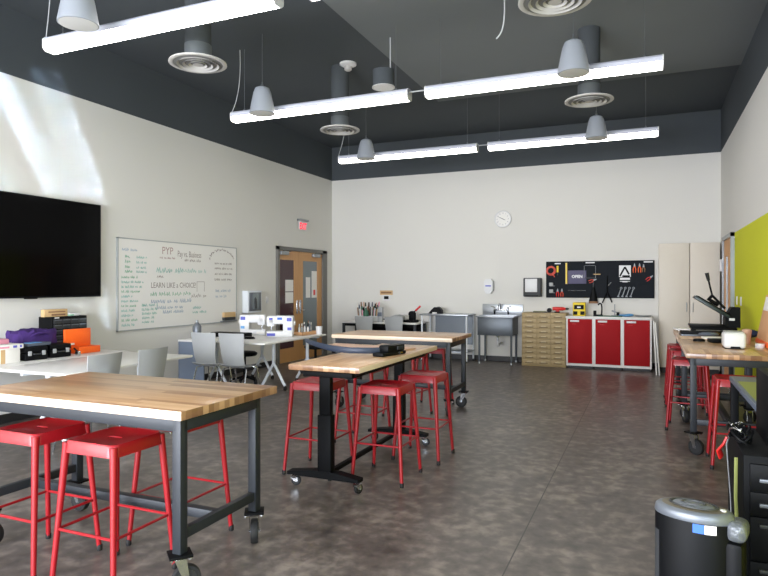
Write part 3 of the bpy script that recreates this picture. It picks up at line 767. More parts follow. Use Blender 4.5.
MB().lathe([(.02, .30), (.025, .26), (.05, .16), (.075, .06), (.08, .04)], m='black_plastic', n=16, sy=.5).build('hood', None, r)
MB().lathe([(.078, .04), (.085, 0), (0, 0)], m='brown', n=16, sy=.5).build('bristles', None, r)
MB().tube([(0, 0, .28), (0, .02, .40)], .012, 'grey_dark').build('handle', None, r)
r = thing('gooseneck_lamp', 'black hooked neck lamp standing on the red cabinets', 'lamp', (-.79, 11.8, ZW_))
MB().box((-.12, -.05, 0), (.04, .05, .03), 'black_plastic', .008).box((-.12, -.03, .03), (-.07, .03, .10), 'black_plastic', .006).build('base', None, r)
MB().tube(bez((.02, 0, .03), (.04, 0, .25), (-.0, 0, .26), (-.04, 0, .20)), .013, 'black_plastic').build('neck', None, r)
r = thing('chrome_stand', 'small chrome bench stand on the red cabinets', 'stand', (-.55, 11.85, ZW_))
MB().box((-.06, -.05, 0), (.06, .05, .02), 'tool_steel', .005).build('base', None, r)
MB().tube([(0, 0, .02), (0, 0, .22)], .009, 'tool_steel').tube([(-.05, 0, .1), (.06, 0, .06)], .016, 'tool_steel').build('post', None, r)
MB().box((.03, -.03, .02), (.08, .03, .075), 'black_plastic', .006).build('clamp', None, r)
tag(MB().ball((0, 0, .02), .13, 'light_blue', (1, .5, .17)).ball((.06, .01, .03), .07, 'light_blue', (1, .7, .3)).build('blue_cloth', loc=(-.36, 11.82, ZW_ + .003)), 'crumpled light blue cloth on the red cabinets', 'cloth')
tag(MB().lathe([(.02, 0), (.13, .008), (.14, .03), (.132, .03), (.12, .014), (0, .01)], m='steel', n=24, sy=.6).build('metal_tray', loc=(-.075, 11.82, ZW_)), 'shallow grey metal tray on the end of the red cabinets', 'tray')
tag(MB().box((-.2, -.05, 0), (.2, .05, .015), 'green_dark', .004).build('dark_mat', loc=(-.62, 11.72, ZW_)), 'dark green mat lying flat on the red cabinets', 'mat')

# ---- utility sink
r = thing('utility_sink', 'stainless steel utility sink on tubular legs against the back wall', 'sink', (-2.66, 11.82, 0))
x0, x1, ya, yb = -.335, .335, -.27, .255
mb = MB()
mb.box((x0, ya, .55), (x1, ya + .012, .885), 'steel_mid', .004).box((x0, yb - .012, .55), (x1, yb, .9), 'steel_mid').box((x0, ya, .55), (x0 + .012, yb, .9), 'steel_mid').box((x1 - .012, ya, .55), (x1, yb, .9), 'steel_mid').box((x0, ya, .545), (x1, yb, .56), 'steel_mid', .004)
mb.build('basin', None, r)
MB().box((x0 - .035, ya - .03, .885), (x1 + .035, ya + .03, .91), 'steel', .008).box((x0 - .035, ya, .885), (x0 + .02, yb, .91), 'steel', .008).box((x1 - .02, ya, .885), (x1 + .035, yb, .91), 'steel', .008).box((x0, yb - .08, .885), (x1, yb, .91), 'steel').build('rim', None, r)
MB().box((x0 - .03, yb - .015, .9), (x1 + .1, yb + .012, 1.125), 'steel', .006).build('backsplash', None, r)
for sx in (x0 + .03, x1 - .03):
    for sy in (ya + .03, yb - .03):
        MB().tube([(sx, sy, .02), (sx, sy, .56)], .02, 'steel_mid', 12).lathe([(.02, 0), (.026, .005), (.026, .03), (.02, .04)], (sx, sy, 0), 'steel', 12).build('leg', None, r)
MB().lathe([(.05, .555), (.045, .52), (.02, .5), (.02, .42)], (0, 0, 0), 'steel', 14).tube([(0, 0, .43), (0, 0, .36), (0, .05, .32), (0, .1, .36), (0, .22, .36)], .02, 'white_plastic', 10).build('drain_trap', None, r)
fb = MB().box((-.13, yb - .075, 1.0), (.16, yb - .015, 1.03), 'chrome', .01).tube(bez((.01, yb - .06, 1.02), (.01, yb - .06, 1.2), (.01, yb - .26, 1.16), (.01, yb - .28, 1.04)), .013, 'chrome').build('faucet', None, r)
for sx in (-.12, .15):
    MB().lathe([(.022, 0), (.018, .03), (.008, .04)], (sx, yb - .045, 1.03), 'chrome', 12).tube([(sx, yb - .045, 1.065), (sx + .06 * (1 if sx > 0 else -1), yb - .07, 1.085)], .008, 'chrome').build('tap_handle', None, fb)
MB().tube([(-.12, yb - .02, .93), (-.12, yb - .06, 1.0)], .014, 'black_plastic').tube([(.15, yb - .02, .93), (.15, yb - .06, 1.0)], .014, 'black_plastic').build('supply_fitting', None, fb)

# ---- steel prep table, two tier
r = thing('steel_table', 'stainless steel prep table against the back wall', 'table', (-3.64, 11.72, 0))
MB().box((-.49, -.28, .905), (.49, .3, .935), 'steel', .008).build('top', None, r)
for sx in (-.45, .45):
    for sy in (-.24, .26):
        MB().tube([(sx, sy, .03), (sx, sy, .905)], .018, 'white_metal', 12).lathe([(.012, 0), (.022, .01), (.022, .04)], (sx, sy, 0), 'grey_dark', 12).build('leg', None, r)
MB().box((-.47, -.26, .2), (.47, .28, .22), 'steel', .006).build('undershelf', None, r)
MB().box((-.32, .2, .32), (.45, .22, .9), 'steel_mid').build('back_panel', None, r, smooth=False)
r = thing('tape_dispenser', 'black bulky tape dispenser on the steel prep table', 'tape dispenser', (-3.88, 11.7, .935))
MB().prism([(-.14, 0), (.14, 0), (.14, .06), (.10, .11), (-.02, .125), (-.09, .06)], -.05, .05, 'black_plastic', 'y').build('body', None, r, smooth=False)
MB().lathe([(.05, -.03), (.05, .03)], (.06, 0, .085), 'grey_dark', 18, 'y').build('tape_roll', None, r)
MB().box((-.05, -.06, 0), (.04, -.05, .025), 'paper').build('paper_tag', None, r, smooth=False)

# ---- craft desk at the back left corner
r = thing('craft_desk', 'long white topped desk along the back wall in the corner', 'desk', (-5.0, 11.72, 0))
MB().box((-.84, -.35, .72), (.84, .34, .748), 'white_lam', .006).build('top', None, r)
for sx in (-.78, .78):
    for sy in (-.3, .29):
        MB().box((sx - .025, sy - .025, 0), (sx + .025, sy + .025, .72), 'steel_dark', .004).build('leg', None, r)
MB().box((-.75, .25, .3), (.75, .27, .7), 'black_metal').build('modesty_panel', None, r, smooth=False)
MB().box((-.78, -.3, .66), (.78, -.28, .715), 'black_metal').build('front_rail', None, r, smooth=False)
# art supply bins
r = thing('marker_caddy', 'clear caddy stuffed with markers and brushes on the corner desk', 'caddy', (-5.32, 11.62, .748))
MB().box((-.26, -.08, 0), (.26, .08, .012), 'white_plastic').box((-.26, -.08, 0), (.26, -.074, .12), 'white_plastic').box((-.26, .074, 0), (.26, .08, .12), 'white_plastic').box((-.26, -.08, 0), (-.254, .08, .12), 'white_plastic').box((.254, -.08, 0), (.26, .08, .12), 'white_plastic').build('tray', None, r, smooth=False)
cols = ['brown', 'grey_dark', 'paper', 'green_dark', 'pink', 'white_plastic', 'black_plastic', 'light_wood', 'slate', 'blush', 'maroon_glass']
rr = random.Random(5)
for k in range(20):
    xo = -.22 + .44 * (k // 2 + .5) / 10; x = -5.32 + xo; y = 11.585 + .06 * (k % 2) + rr.uniform(-.008, .008); h = rr.uniform(.27, .40); a = xo * .45
    c = cols[k % len(cols)]
    o = MB().tube([(0, 0, 0), (0, 0, h * .75)], .011, c, 8).tube([(0, 0, h * .75), (0, 0, h * .8), (0, 0, h)], [.013, .016, .012], cols[(k * 3 + 2) % len(cols)], 8).build('marker_pen')
    o.location = (x, y, .762); o.rotation_euler = (rr.uniform(-.05, .05), a, 0)
    tag(o, 'assorted marker or brush upright in the desk caddy', 'marker', 'markers in the desk caddy')
r = thing('green_bottle', 'dark green bottle among the markers on the corner desk', 'bottle', (-5.30, 11.47, .748))
MB().lathe([(.05, 0), (.055, .01), (.055, .2), (.02, .26), (.02, .29)], m='green_dark', n=16).build('body', None, r)
MB().lathe([(.024, .29), (.024, .31), (0, .31)], m='white_plastic', n=12).build('cap', None, r)
tag(MB().box((-.05, -.04, 0), (.05, .04, .3), 'grey_plastic', .006).box((-.045, -.042, .12), (.045, -.04, .2), 'slate').build('supply_box', loc=(-4.98, 11.48, .748)), 'grey upright box with a darker band beside the markers', 'box')
r = thing('desk_printer', 'low dark device on the corner desk between the two grey chairs', 'printer', (-4.72, 11.62, .748))
MB().prism([(-.17, 0), (.17, 0), (.17, .12), (.05, .15), (-.17, .07)], -.13, .13, 'grey_plastic', 'y').build('case', None, r, smooth=False)
MB().box((-.2, -.15, .05), (.0, -.12, .075), 'black_plastic', .004).build('paper_slot', None, r)
r = thing('arbor_press', 'black hand press with a red raised lever on the corner desk', 'hand press', (-4.385, 11.65, .748))
MB().box((-.13, -.1, 0), (.13, .1, .05), 'black_metal', .008).build('base', None, r)
MB().box((-.03, -.06, .05), (.09, .06, .2), 'black_metal', .012).lathe([(.06, -.05), (.06, .05)], (.02, 0, .17), 'black_metal', 16, 'y').build('head', None, r)
MB().tube([(.03, 0, .18), (.11, 0, .25)], .014, 'black_metal').tube([(.10, 0, .24), (.2, 0, .33)], .02, 'red_bright').build('lever', None, r)

# ------------------------------------------------------------------ furniture prototypes
def caster(parent, x, y, top, R=.07, wdt=.04, ang=0.0, plate=True, off=.03):
    c = bpy.data.objects.new('caster', None); C.objects.link(c); c.parent = parent; c.location = (x, y, 0); c.rotation_euler = (0, 0, ang)
    mb = MB()
    if plate:
        mb.box((-.055, -.055, top - .012), (.055, .055, top), 'black_metal', .002)
        for sx in (-.045, .045):
            for sy in (-.045, .045): mb.lathe([(.008, 0), (.008, .012)], (sx, sy, top - .022), 'chrome', 6)
    mb.lathe([(.026, 0), (.03, .015)], (0, 0, top - .03), 'chrome', 14)
    for sy in (-1, 1):
        mb.prism([(-.028, top - .025), (.028, top - .025), (off + .014, R * .9), (off - .014, R * .9)], sy * (wdt / 2 + .004), sy * (wdt / 2 + .008), 'chrome', 'y')
    mb.build('fork', None, c)
    MB().lathe([(R * .7, -wdt / 2), (R * .95, -wdt / 2), (R, -wdt / 4), (R, wdt / 4), (R * .95, wdt / 2), (R * .7, wdt / 2)], (off, 0, R), 'rubber', 24, 'y').lathe([(R * .35, -wdt / 2 - .002), (R * .7, -wdt / 2 - .002), (R * .7, wdt / 2 + .002), (R * .35, wdt / 2 + .002)], (off, 0, R), 'hub', 20, 'y').tube([(off, -wdt / 2 - .012, R), (off, wdt / 2 + .012, R)], .008, 'chrome', 8).build('wheel', None, c)
    return c

def workbench():
    r = thing('workbench', 'x', 'workbench', (0, 0, 0), 0, 'butcher block workbenches')
    hx, hy = .765, .412
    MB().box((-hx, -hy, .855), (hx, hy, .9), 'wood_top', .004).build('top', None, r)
    lx = hx - .06; y0, y1 = -hy + .06, hy - .147; w = .026
    lt = .2
    for x in (-lx, lx):
        for y in (y0, y1):
            MB().box((x - w, y - w, lt), (x + w, y + w, .855), 'steel_dark', .004).build('leg', None, r)
            caster(r, x, y, lt, ang=2.15 if (x > 0 and y == y1) else rnd.uniform(-.9, .9) + .6)
    MB().box((-lx, y0 - w, .79), (lx, y0 - w + .035, .855), 'steel_dark', .003).box((-lx, y1 + w - .035, .79), (lx, y1 + w, .855), 'steel_dark', .003).box((-lx - w, y0, .79), (-lx - w + .035, y1, .855), 'steel_dark', .003).box((lx + w - .035, y0, .79), (lx + w, y1, .855), 'steel_dark', .003).build('apron', None, r)
    for x in (-lx, lx): MB().box((x - .018, y0, .262), (x + .018, y1, .312), 'steel_dark', .003).build('side_stretcher', None, r)
    ym = (y0 + y1) / 2 - .0215
    MB().box((-lx, ym - .025, .262), (lx, ym + .025, .312), 'steel_dark', .003).build('centre_stretcher', None, r)
    return r
wbn = workbench(); wbn.location = (-2.795, 2.722, 0); wbn['label'] = 'nearest butcher block workbench on casters with stools tucked under it'
b2 = dup(wbn, (-2.785, 7.09, 0), 0, 'butcher block workbench standing before the craft desk and steel table')
for k in b2.children:
    if k.name.startswith('caster'): k.rotation_euler.z += 1.1
dup(wbn, (.722, 6.825, 0), -PI / 2, 'butcher block workbench along the green wall holding the small white machine')
dup(wbn, (.722, 8.40, 0), -PI / 2, 'butcher block workbench along the green wall holding the heat press')

def stool():
    r = thing('bar_stool', 'x', 'stool', (0, 0, 0), 0, 'red metal bar stools')
    zt = .73; a = .168
    # stamped seat: rounded square with dish, skirt and hand slot
    bm = bmesh.new()
    def ring(h, z, rad, n=6):
        out = []
        for (cx, cy, a0) in ((h - rad, h - rad, 0), (-h + rad, h - rad, PI / 2), (-h + rad, -h + rad, PI), (h - rad, -h + rad, 1.5 * PI)):
            for k in range(n): 
                t = a0 + PI / 2 * k / (n - 1); out.append(bm.verts.new((cx + rad * math.cos(t), cy + rad * math.sin(t), z)))
        return out
    slot = [bm.verts.new((.045 * math.cos(2 * PI * k / 24) if abs(math.cos(2 * PI * k / 24)) < 2 else 0, .016 * math.sin(2 * PI * k / 24), zt - .009)) for k in range(24)]
    # rotate the slot start so its vertices line up with the ring start
    slot = slot[1:] + slot[:1] if False else slot
    slot_dn = [bm.verts.new((v.co.x, v.co.y, zt - .03)) for v in slot]
    rings = [slot_dn, slot, ring(a * .82, zt - .009, .03), ring(a * .92, zt - .002, .035), ring(a * .97, zt, .04), ring(a, zt - .008, .042), ring(a + .006, zt - .06, .045)]
    inner = ring(a + .003, zt - .059, .045); rings.append(inner); rings.append(ring(a - .004, zt - .012, .042))
    for A, B in zip(rings, rings[1:]):
        for k in range(24): bm.faces.new((A[k], A[(k + 1) % 24], B[(k + 1) % 24], B[k]))
    bmesh.ops.recalc_face_normals(bm, faces=bm.faces[:])
    mb = MB(); mb.bm.free(); mb.bm = bm; mb.mats = ['red_metal']
    mb.build('seat', None, r, ang=1.0)
    zb = .012
    def legpt(sx, sy, z):
        t = (zt - .01 - z) / (zt - .01); h = (a - .012) + (.205 - (a - .012)) * t
        return (sx * h, sy * h, z)
    for sx in (-1, 1):
        for sy in (-1, 1):
            lg = MB().tube([legpt(sx, sy, zb), legpt(sx, sy, .35), legpt(sx, sy, zt - .05), legpt(sx, sy, zt - .012)], [.0132, .015, .0185, .02], 'red_metal', 10).build('leg', None, r)
            q = legpt(sx, sy, 0)
            MB().lathe([(.014, 0), (.0155, .004), (.0155, .03), (.013, .034)], (q[0], q[1], 0), 'rubber', 10).build('foot_cap', None, lg)
    cs = [legpt(-1, -1, .29), legpt(1, -1, .29), legpt(1, 1, .29), legpt(-1, 1, .29)]
    for k in range(4):
        MB().tube([cs[k], cs[(k + 1) % 4]], .0075, 'red_metal', 8).build('rung', None, r)
    return r
st = stool()
stools = [((-3.06, 2.38), 0, 'red metal stool at the nearest workbench, farthest along it from its labelled end'.replace(' from its labelled end', ' from the open floor')),
          ((-2.51, 2.37), 0, 'red metal stool closest to the near corner leg of the nearest workbench'),
          ((-2.55, 2.905), 0, 'red metal stool behind the nearest workbench, on its far side'),
          ((-1.88, 4.46), .0, 'red metal stool on the open floor side of the black height adjustable table, nearer one'),
          ((-1.81, 5.12), .0, 'red metal stool on the open floor side of the black height adjustable table, farther one'),
          ((-2.45, 4.40), .0, 'red metal stool on the wall side of the black height adjustable table, nearer one'),
          ((-2.54, 5.43), .0, 'red metal stool on the wall side of the black height adjustable table, farther one'),
          ((-2.55, 6.66), -.15, 'red metal stool in front of the far workbench, behind the curved bar'),
          ((-2.44, 7.27), .1, 'red metal stool under the far side of the far workbench'),
          ((.685, 5.885), 0, 'red metal stool at the near end of the green wall workbench'),
          ((.40, 7.20), -.1, 'red metal stool beside the caster where the green wall workbenches meet'),
          ((.41, 8.83), 0, 'red metal stool farthest along the green wall workbenches, by the tall cabinets'),
          ((.415, 8.17), 0.03, 'red metal stool tucked under the workbench that holds the heat press')]
for i, (p, a, lab) in enumerate(stools):
    if i == 0: st.location = (p[0], p[1], 0); st['label'] = lab; st.rotation_euler = (0, 0, a)
    else: dup(st, (p[0], p[1], 0), a, lab)

# ---- height adjustable table
r = thing('adjustable_table', 'narrow butcher block table on a black height adjustable base', 'table', (-2.12, 4.72, 0))
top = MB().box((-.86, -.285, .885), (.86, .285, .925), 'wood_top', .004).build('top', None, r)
top.rotation_euler = (0, 0, PI / 2)
for y, n_ in ((-.72, 0), (.73, 1)):
    MB().box((-.055 - .05, y - .035, .09), (.055 - .05, y + .035, .55), 'black_metal', .006).box((-.045 - .05, y - .027, .55), (.045 - .05, y + .027, .86), 'black_metal', .005).build('lift_column', None, r)
    MB().prism([(-.36, .088), (.23, .088), (.23, .112), (.05, .14), (-.15, .14), (-.36, .112)], y - .04, y + .04, 'black_metal', 'y').build('foot_bar', None, r, smooth=False)
    MB().prism([(-.26, .885), (.25, .885), (.20, .845), (-.24, .845)], y - .04, y + .04, 'black_metal', 'y').build('top_bracket', None, r, smooth=False)
    for sx in (-.32, .20): caster(r, sx, y, .088, R=.037, wdt=.022, ang=rnd.uniform(-1, 1) + 1.2, plate=False, off=.015)
MB().box((-.075, -.72, .095), (-.035, .73, .125), 'black_metal', .004).build('floor_beam', None, r)
MB().box((-.2, -.80, .835), (.2, .78, .872), 'black_metal', .004).build('under_frame', None, r)

# curved bar with block on that table, board under it
r = thing('curved_bar_tool', 'long curved dark blue bar with a black end block across the height adjustable table', 'cutting tool', (0, 0, .925))
MB().tube([(-2.98, 5.09, .052), (-2.84, 4.92, .056), (-2.62, 4.70, .055), (-2.42, 4.56, .048), (-2.22, 4.50, .045), (-2.06, 4.55, .045), (-1.97, 4.66, .045)], [.016, .02, .022, .024, .024, .024, .022], 'steel_blue', 8, flat=(1.1, .55)).build('curved_bar', None, r)
Tm = Matrix.Translation((-1.945, 4.69, 0)) @ Matrix.Rotation(math.radians(-12), 4, 'Z')
MB().box((-.055, -.18, 0.001), (.05, .16, .03), 'black_plastic', .008, mtx=Tm).box((-.05, -.1, .03), (.045, .15, .085), 'black_plastic', .012, mtx=Tm).build('end_block', None, r)
MB().box((-.01, .03, .04), (.052, .12, .07), 'steel_dark', .004, mtx=Tm).box((.045, .06, .012), (.056, .1, .024), 'chrome', mtx=Tm).build('clamp_plate', None, r)
o = MB().box((-.46, -.16, 0), (.40, .16, .012), 'blush', .002).build('thin_board', loc=(-2.34, 5.12, .9255)); o.rotation_euler = (0, 0, -.12)
tag(o, 'thin blush coloured board lying on the height adjustable table behind the curved bar', 'board')

# ---- folding tables with Y shaped white legs
def fold_table(name, lab, x0, x1, y0, y1, legs, cast=True):
    cx, cy = (x0 + x1) / 2, (y0 + y1) / 2
    r = thing(name, lab, 'table', (cx, cy, 0), 0, 'white folding tables')
    hx, hy = (x1 - x0) / 2, (y1 - y0) / 2
    MB().box((-hx, -hy, .714), (hx, hy, .74), 'white_lam', .005).build('top', None, r)
    for (ly, sp_, lx) in legs:
        y = ly - cy; dx = lx - cx
        lg = MB().tube([(dx, y, .70), (dx, y, .36)], .026, 'white_metal', 12).tube([(dx, y, .38), (dx - sp_ * .35, y, .27), (dx - sp_ * .8, y, .12), (dx - sp_, y, .065)], .021, 'white_metal', 10).tube([(dx, y, .38), (dx + sp_ * .35, y, .27), (dx + sp_ * .8, y, .12), (dx + sp_, y, .065)], .021, 'white_metal', 10).build('leg', None, r)
        MB().box((dx - .2, y - .025, .69), (dx + .2, y + .025, .714), 'white_metal', .004).build('leg_bracket', None, lg)
        for s_ in (-1, 1):
            MB().lathe([(.03, -.012), (.03, .012)], (dx + s_ * sp_, y, .03), 'rubber', 16, 'x').tube([(dx + s_ * sp_, y, .03), (dx + s_ * sp_, y, .075)], .012, 'grey_dark').build('caster', None, lg)
    MB().box((-hx * .5, -hy + .1, .67), (-hx * .5 + .03, hy - .1, .71), 'white_metal', .003).build('under_rail', None, r)
    return r
fold_table('folding_table', 'white folding table in front of the orange box and television', -5.50, -4.55, 3.78, 5.36, [(4.0, .23, -5.05), (5.1, .23, -5.05)])
fold_table('folding_table', 'white folding table against the wall under the television', -6.39, -5.53, 3.6, 5.42, [(3.85, .23, -5.95), (5.15, .23, -5.95)])
fold_table('folding_table', 'white folding table with the sewing machine nearest the room', -5.30, -4.59, 6.79, 8.47, [(7.52, .19, -4.93), (8.28, .19, -4.82)])
ft = fold_table('folding_table', 'white folding table beneath the whiteboard behind the sewing table', -6.02, -5.32, 6.79, 8.47, [(7.2, .19, -5.68), (8.34, .19, -5.68)])
MB().box((-.35, -.835, .08), (.09, -.815, .712), 'blue_shadow', .003).build('shade_panel', None, ft)  # added sheet: shade on the wall below the table, as colour

# ---- grey shell chairs
def shell_chair():
    r = thing('shell_chair', 'x', 'chair', (0, 0, 0), 0, 'grey plastic shell chairs')
    # backrest: gently curved sheet (faces +y; back of chair toward -y)
    def sheet(fn, nu, nv, th, m):
        bm = bmesh.new(); A = []; B = []
        for i in range(nu + 1):
            for j in range(nv + 1):
                p, n = fn(i / nu, j / nv); A.append(bm.verts.new(p)); B.append(bm.verts.new(Vector(p) + Vector(n) * th))
        W = nv + 1
        for i in range(nu):
            for j in range(nv):
                a, b, c, d = i * W + j, (i + 1) * W + j, (i + 1) * W + j + 1, i * W + j + 1
                bm.faces.new((A[a], A[b], A[c], A[d])); bm.faces.new((B[d], B[c], B[b], B[a]))
        edge = [i * W for i in range(nu + 1)] + [nu * W + j for j in range(1, W)] + [i * W + nv for i in range(nu - 1, -1, -1)] + [j for j in range(nv - 1, 0, -1)]
        for k in range(len(edge)):
            a, b = edge[k], edge[(k + 1) % len(edge)]
            bm.faces.new((A[b], A[a], B[a], B[b]))
        bmesh.ops.recalc_face_normals(bm, faces=bm.faces[:])
        mb = MB(); mb.bm.free(); mb.bm = bm; mb.mats = [m]; return mb
    def back(u, v):
        w = .18 - .012 * math.cos(v * PI) ; x = (u - .5) * 2 * w * (1 - .05 * (1 - v))
        z = .46 + .42 * v
        y = -.19 - .05 * v + .035 * (2 * u - 1) ** 2 + .05 * max(0, .25 - v) * 4 * .5
        return (x, y, z), (0, -1, .1)
    sheet(back, 10, 8, .009, 'grey_plastic').build('backrest', None, r)
    def seat(u, v):
        x = (u - .5) * .38; y = -.19 + .40 * v
        z = .445 + .012 * (2 * u - 1) ** 2 - .01 * math.sin(v * PI) - (.03 * max(0, v - .85) / .15) + (.03 * max(0, .12 - v) / .12)
        return (x, y, z), (0, 0, -1)
    sheet(seat, 8, 10, .009, 'grey_plastic').build('seat', None, r)
    for sx in (-1, 1):
        MB().tube([(sx * .12, -.08, .425), (sx * .17, -.12, .41), (sx * .2, -.24, .0)], .010, 'chrome', 8).build('leg', None, r)
        MB().tube([(sx * .12, .1, .425), (sx * .17, .13, .41), (sx * .2, .21, .0)], .010, 'chrome', 8).build('leg', None, r)
    MB().tube([(-.12, -.08, .428), (.12, -.08, .428)], .009, 'chrome', 8).tube([(-.12, .1, .428), (.12, .1, .428)], .009, 'chrome', 8).build('seat_frame', None, r)
    return r
ch = shell_chair()
chairs = [((-4.70, 4.13), PI / 2, 'grey shell chair behind the nearest workbench, closer to the orange box'), ((-4.66, 4.68), PI / 2, 'grey shell chair behind the nearest workbench, closer to the whiteboard'),
          ((-5.35, 6.70), 0.04, 'grey shell chair at the sewing tables under the whiteboard, farther from the door'), ((-4.92, 6.72), 0.04, 'grey shell chair at the sewing tables, nearer to the white Y leg'),
          ((-5.19, 11.33), 0, 'grey shell chair at the corner desk in front of the markers'), ((-4.55, 11.33), 0, 'grey shell chair at the corner desk nearer the red levered press')]
for i, (p, a, lab) in enumerate(chairs):
    if i == 0: ch.location = (p[0], p[1], 0); ch['label'] = lab; ch.rotation_euler = (0, 0, a)
    else: dup(ch, (p[0], p[1], 0), a, lab)

# ---- black task stools under the sewing tables
def task_stool():
    r = thing('task_stool', 'x', 'stool', (0, 0, 0), 0, 'black task stools')
    MB().lathe([(.05, .43), (.17, .43), (.19, .45), (.19, .47), (.16, .49), (0, .49)], m='black_plastic', n=24).build('seat', None, r)
    MB().tube([(0, 0, .12), (0, 0, .43)], .022, 'black_metal').build('column', None, r)
    for k in range(5):
        a = 2 * PI * k / 5
        lg = MB().tube([(0, 0, .12), (.2 * math.cos(a), .2 * math.sin(a), .07)], [.022, .014], 'black_plastic', 8).build('base_arm', None, r)
        MB().lathe([(.025, -.012), (.025, .012)], (.2 * math.cos(a), .2 * math.sin(a), .026), 'rubber', 12, 'y').tube([(.2 * math.cos(a), .2 * math.sin(a), .03), (.2 * math.cos(a), .2 * math.sin(a), .075)], .008, 'grey_dark').build('caster', None, lg)
    return r
ts = task_stool(); ts.location = (-5.62, 7.78, 0); ts['label'] = 'black round task stool under the sewing tables'
dup(ts, (-5.15, 9.12, 0), .4, 'black round task stool past the far end of the sewing tables')

# ------------------------------------------------------------------ things on the tables at left
ZT = .74
r = thing('parts_organizer', 'black small parts drawer cabinet against the wall under the television', 'organizer', (-6.27, 5.15, ZT))
MB().box((-.1, -.235, 0), (.12, .235, .40), 'black_plastic', .008).build('case', None, r)
for c in range(4):
    for k in range(6):
        y0_ = -.218 + c * .11; z0_ = .02 + k * .06
        dr = MB().box((.12, y0_, z0_), (.128, y0_ + .104, z0_ + .052), 'grey_dark', .002).build('drawer', None, r)
        MB().box((.128, y0_ + .01, z0_ + .036), (.136, y0_ + .1, z0_ + .044), 'silver').build('pull', None, dr, smooth=False)
MB().box((.128, -.21, .382), (.1285, -.15, .394), 'paper').build('label_tag', None, r, smooth=False)
r = thing('wooden_sign_block', 'light wooden box on top of the black drawer cabinet', 'box', (-6.25, 5.0, ZT + .40))
MB().box((-.0, -.15, 0), (.06, .15, .085), 'light_wood', .004).build('box', None, r)
MB().box((.06, -.10, .048), (.0615, .12, .062), 'brown').box((.06, -.06, .012), (.0615, .12, .032), 'brown').build('lettering_band', None, r, smooth=False)
r = thing('tissue_pack', 'small white and green pack on top of the black drawer cabinet', 'packet', (-6.22, 5.23, ZT + .40))
MB().box((-.05, -.07, 0), (.05, .07, .035), 'white_plastic', .01).build('pack', None, r)
MB().box((-.051, -.071, .004), (.051, -.01, .02), 'green_ink', .002).build('band', None, r)
r = thing('purple_bag', 'soft purple fabric bag on the table under the television', 'bag', (-6.06, 4.60, ZT))
mb = MB()
bmq = mb.bm
res = bmesh.ops.create_cube(bmq, size=1.0); bmesh.ops.subdivide_edges(bmq, edges=bmq.edges[:], cuts=5, use_grid_fill=True)
for v in bmq.verts:
    n = v.co.normalized(); q = v.co * .55 + n * .5 * .52
    k = 1 + .10 * math.sin(17 * q.x + 3) * math.sin(15 * q.y + 1) + .04 * math.sin(23 * q.z)
    v.co = Vector((q.x * .26 * k, q.y * .44 * k, (q.z + .46) * .30 * k + .005))
for v in bmq.verts: v.co.z = max(v.co.z, 0.001)
mb.mats = ['purple']
mb.build('body', None, r)
MB().tube(bez((.1, -.12, .2), (.16, -.1, .27), (.16, .1, .27), (.1, .12, .2)), .012, 'purple', 8).build('strap', None, r)
for k, (y, zt_, lab) in enumerate([(4.38, .0, 'black latched case, nearest on the wall table'), (4.66, .0, 'black latched case beside the orange box')]):
    r = thing('tool_case', lab, 'case', (-5.78, y, ZT), -.15, 'black latched cases')
    MB().box((-.10, -.118, 0), (.10, .118, .075), 'black_plastic', .015).build('lower_shell', None, r)
    MB().box((-.10, -.118, .078), (.10, .118, .14), 'black_plastic', .015).build('lid', None, r)
    for yy in (-.07, .07): MB().box((.1, yy - .018, .05), (.11, yy + .018, .095), 'grey_plastic', .003).build('latch', None, r)
    MB().tube([(.1, -.035, .065), (.125, -.03, .065), (.125, .03, .065), (.1, .035, .065)], .006, 'grey_dark').build('handle', None, r)
tag(MB().box((-.06, -.13, 0), (.06, .13, .03), 'slate', .004).box((-.04, -.1, .03), (.05, .03, .034), 'light_blue').build('instruction_booklet', loc=(-5.78, 4.43, ZT + .14)), 'pale blue booklet lying on the nearest black case', 'booklet')
r = thing('chrome_clamp', 'small chrome clamp lying between the black case and the orange box', 'clamp', (-5.64, 4.82, ZT))
MB().box((-.03, -.015, 0), (.03, .015, .05), 'chrome', .008).build('body', None, r)
MB().tube([(0, -.01, .05), (0, -.05, .085)], .008, 'black_plastic').build('lever', None, r)
r = thing('orange_box', 'bright orange open plastic box with its lid up', 'box', (-5.85, 5.03, ZT))
MB().box((-.06, -.17, 0), (-.03, .17, .27), 'orange', .006).build('lid', None, r)
MB().box((-.05, -.10, 0), (.10, .19, .075), 'orange', .008).build('tray', None, r)
MB().box((-.0295, -.10, .095), (-.028, -.05, .115), 'paper').build('sticker', None, r, smooth=False)
r = thing('white_carton', 'white carton on the left edge of the wall table', 'carton', (-5.80, 4.06, ZT))
MB().box((-.13, -.16, 0), (.10, .14, .135), 'paper', .004).build('box', None, r)
MB().box((.10, -.06, 0), (.1015, -.015, .135), 'light_wood').build('tape_strip', None, r, smooth=False)
r = thing('flat_package', 'pink and white printed flat package on the white carton', 'package', (-5.80, 4.08, ZT + .135))
MB().box((-.12, -.16, 0), (.11, .15, .045), 'paper', .004).build('box', None, r)
MB().box((.11, -.1, .012), (.1115, .0, .03), 'pink').box((.11, .04, .012), (.1115, .08, .034), 'violet_print').box((.11, .11, .012), (.1115, .13, .034), 'violet_print').build('print', None, r, smooth=False)
tag(MB().box((-.08, -.12, 0), (.06, .1, .05), 'pink', .01).build('pink_packet', loc=(-5.86, 4.06, ZT + .18)), 'pink packet on top of the printed package', 'packet')

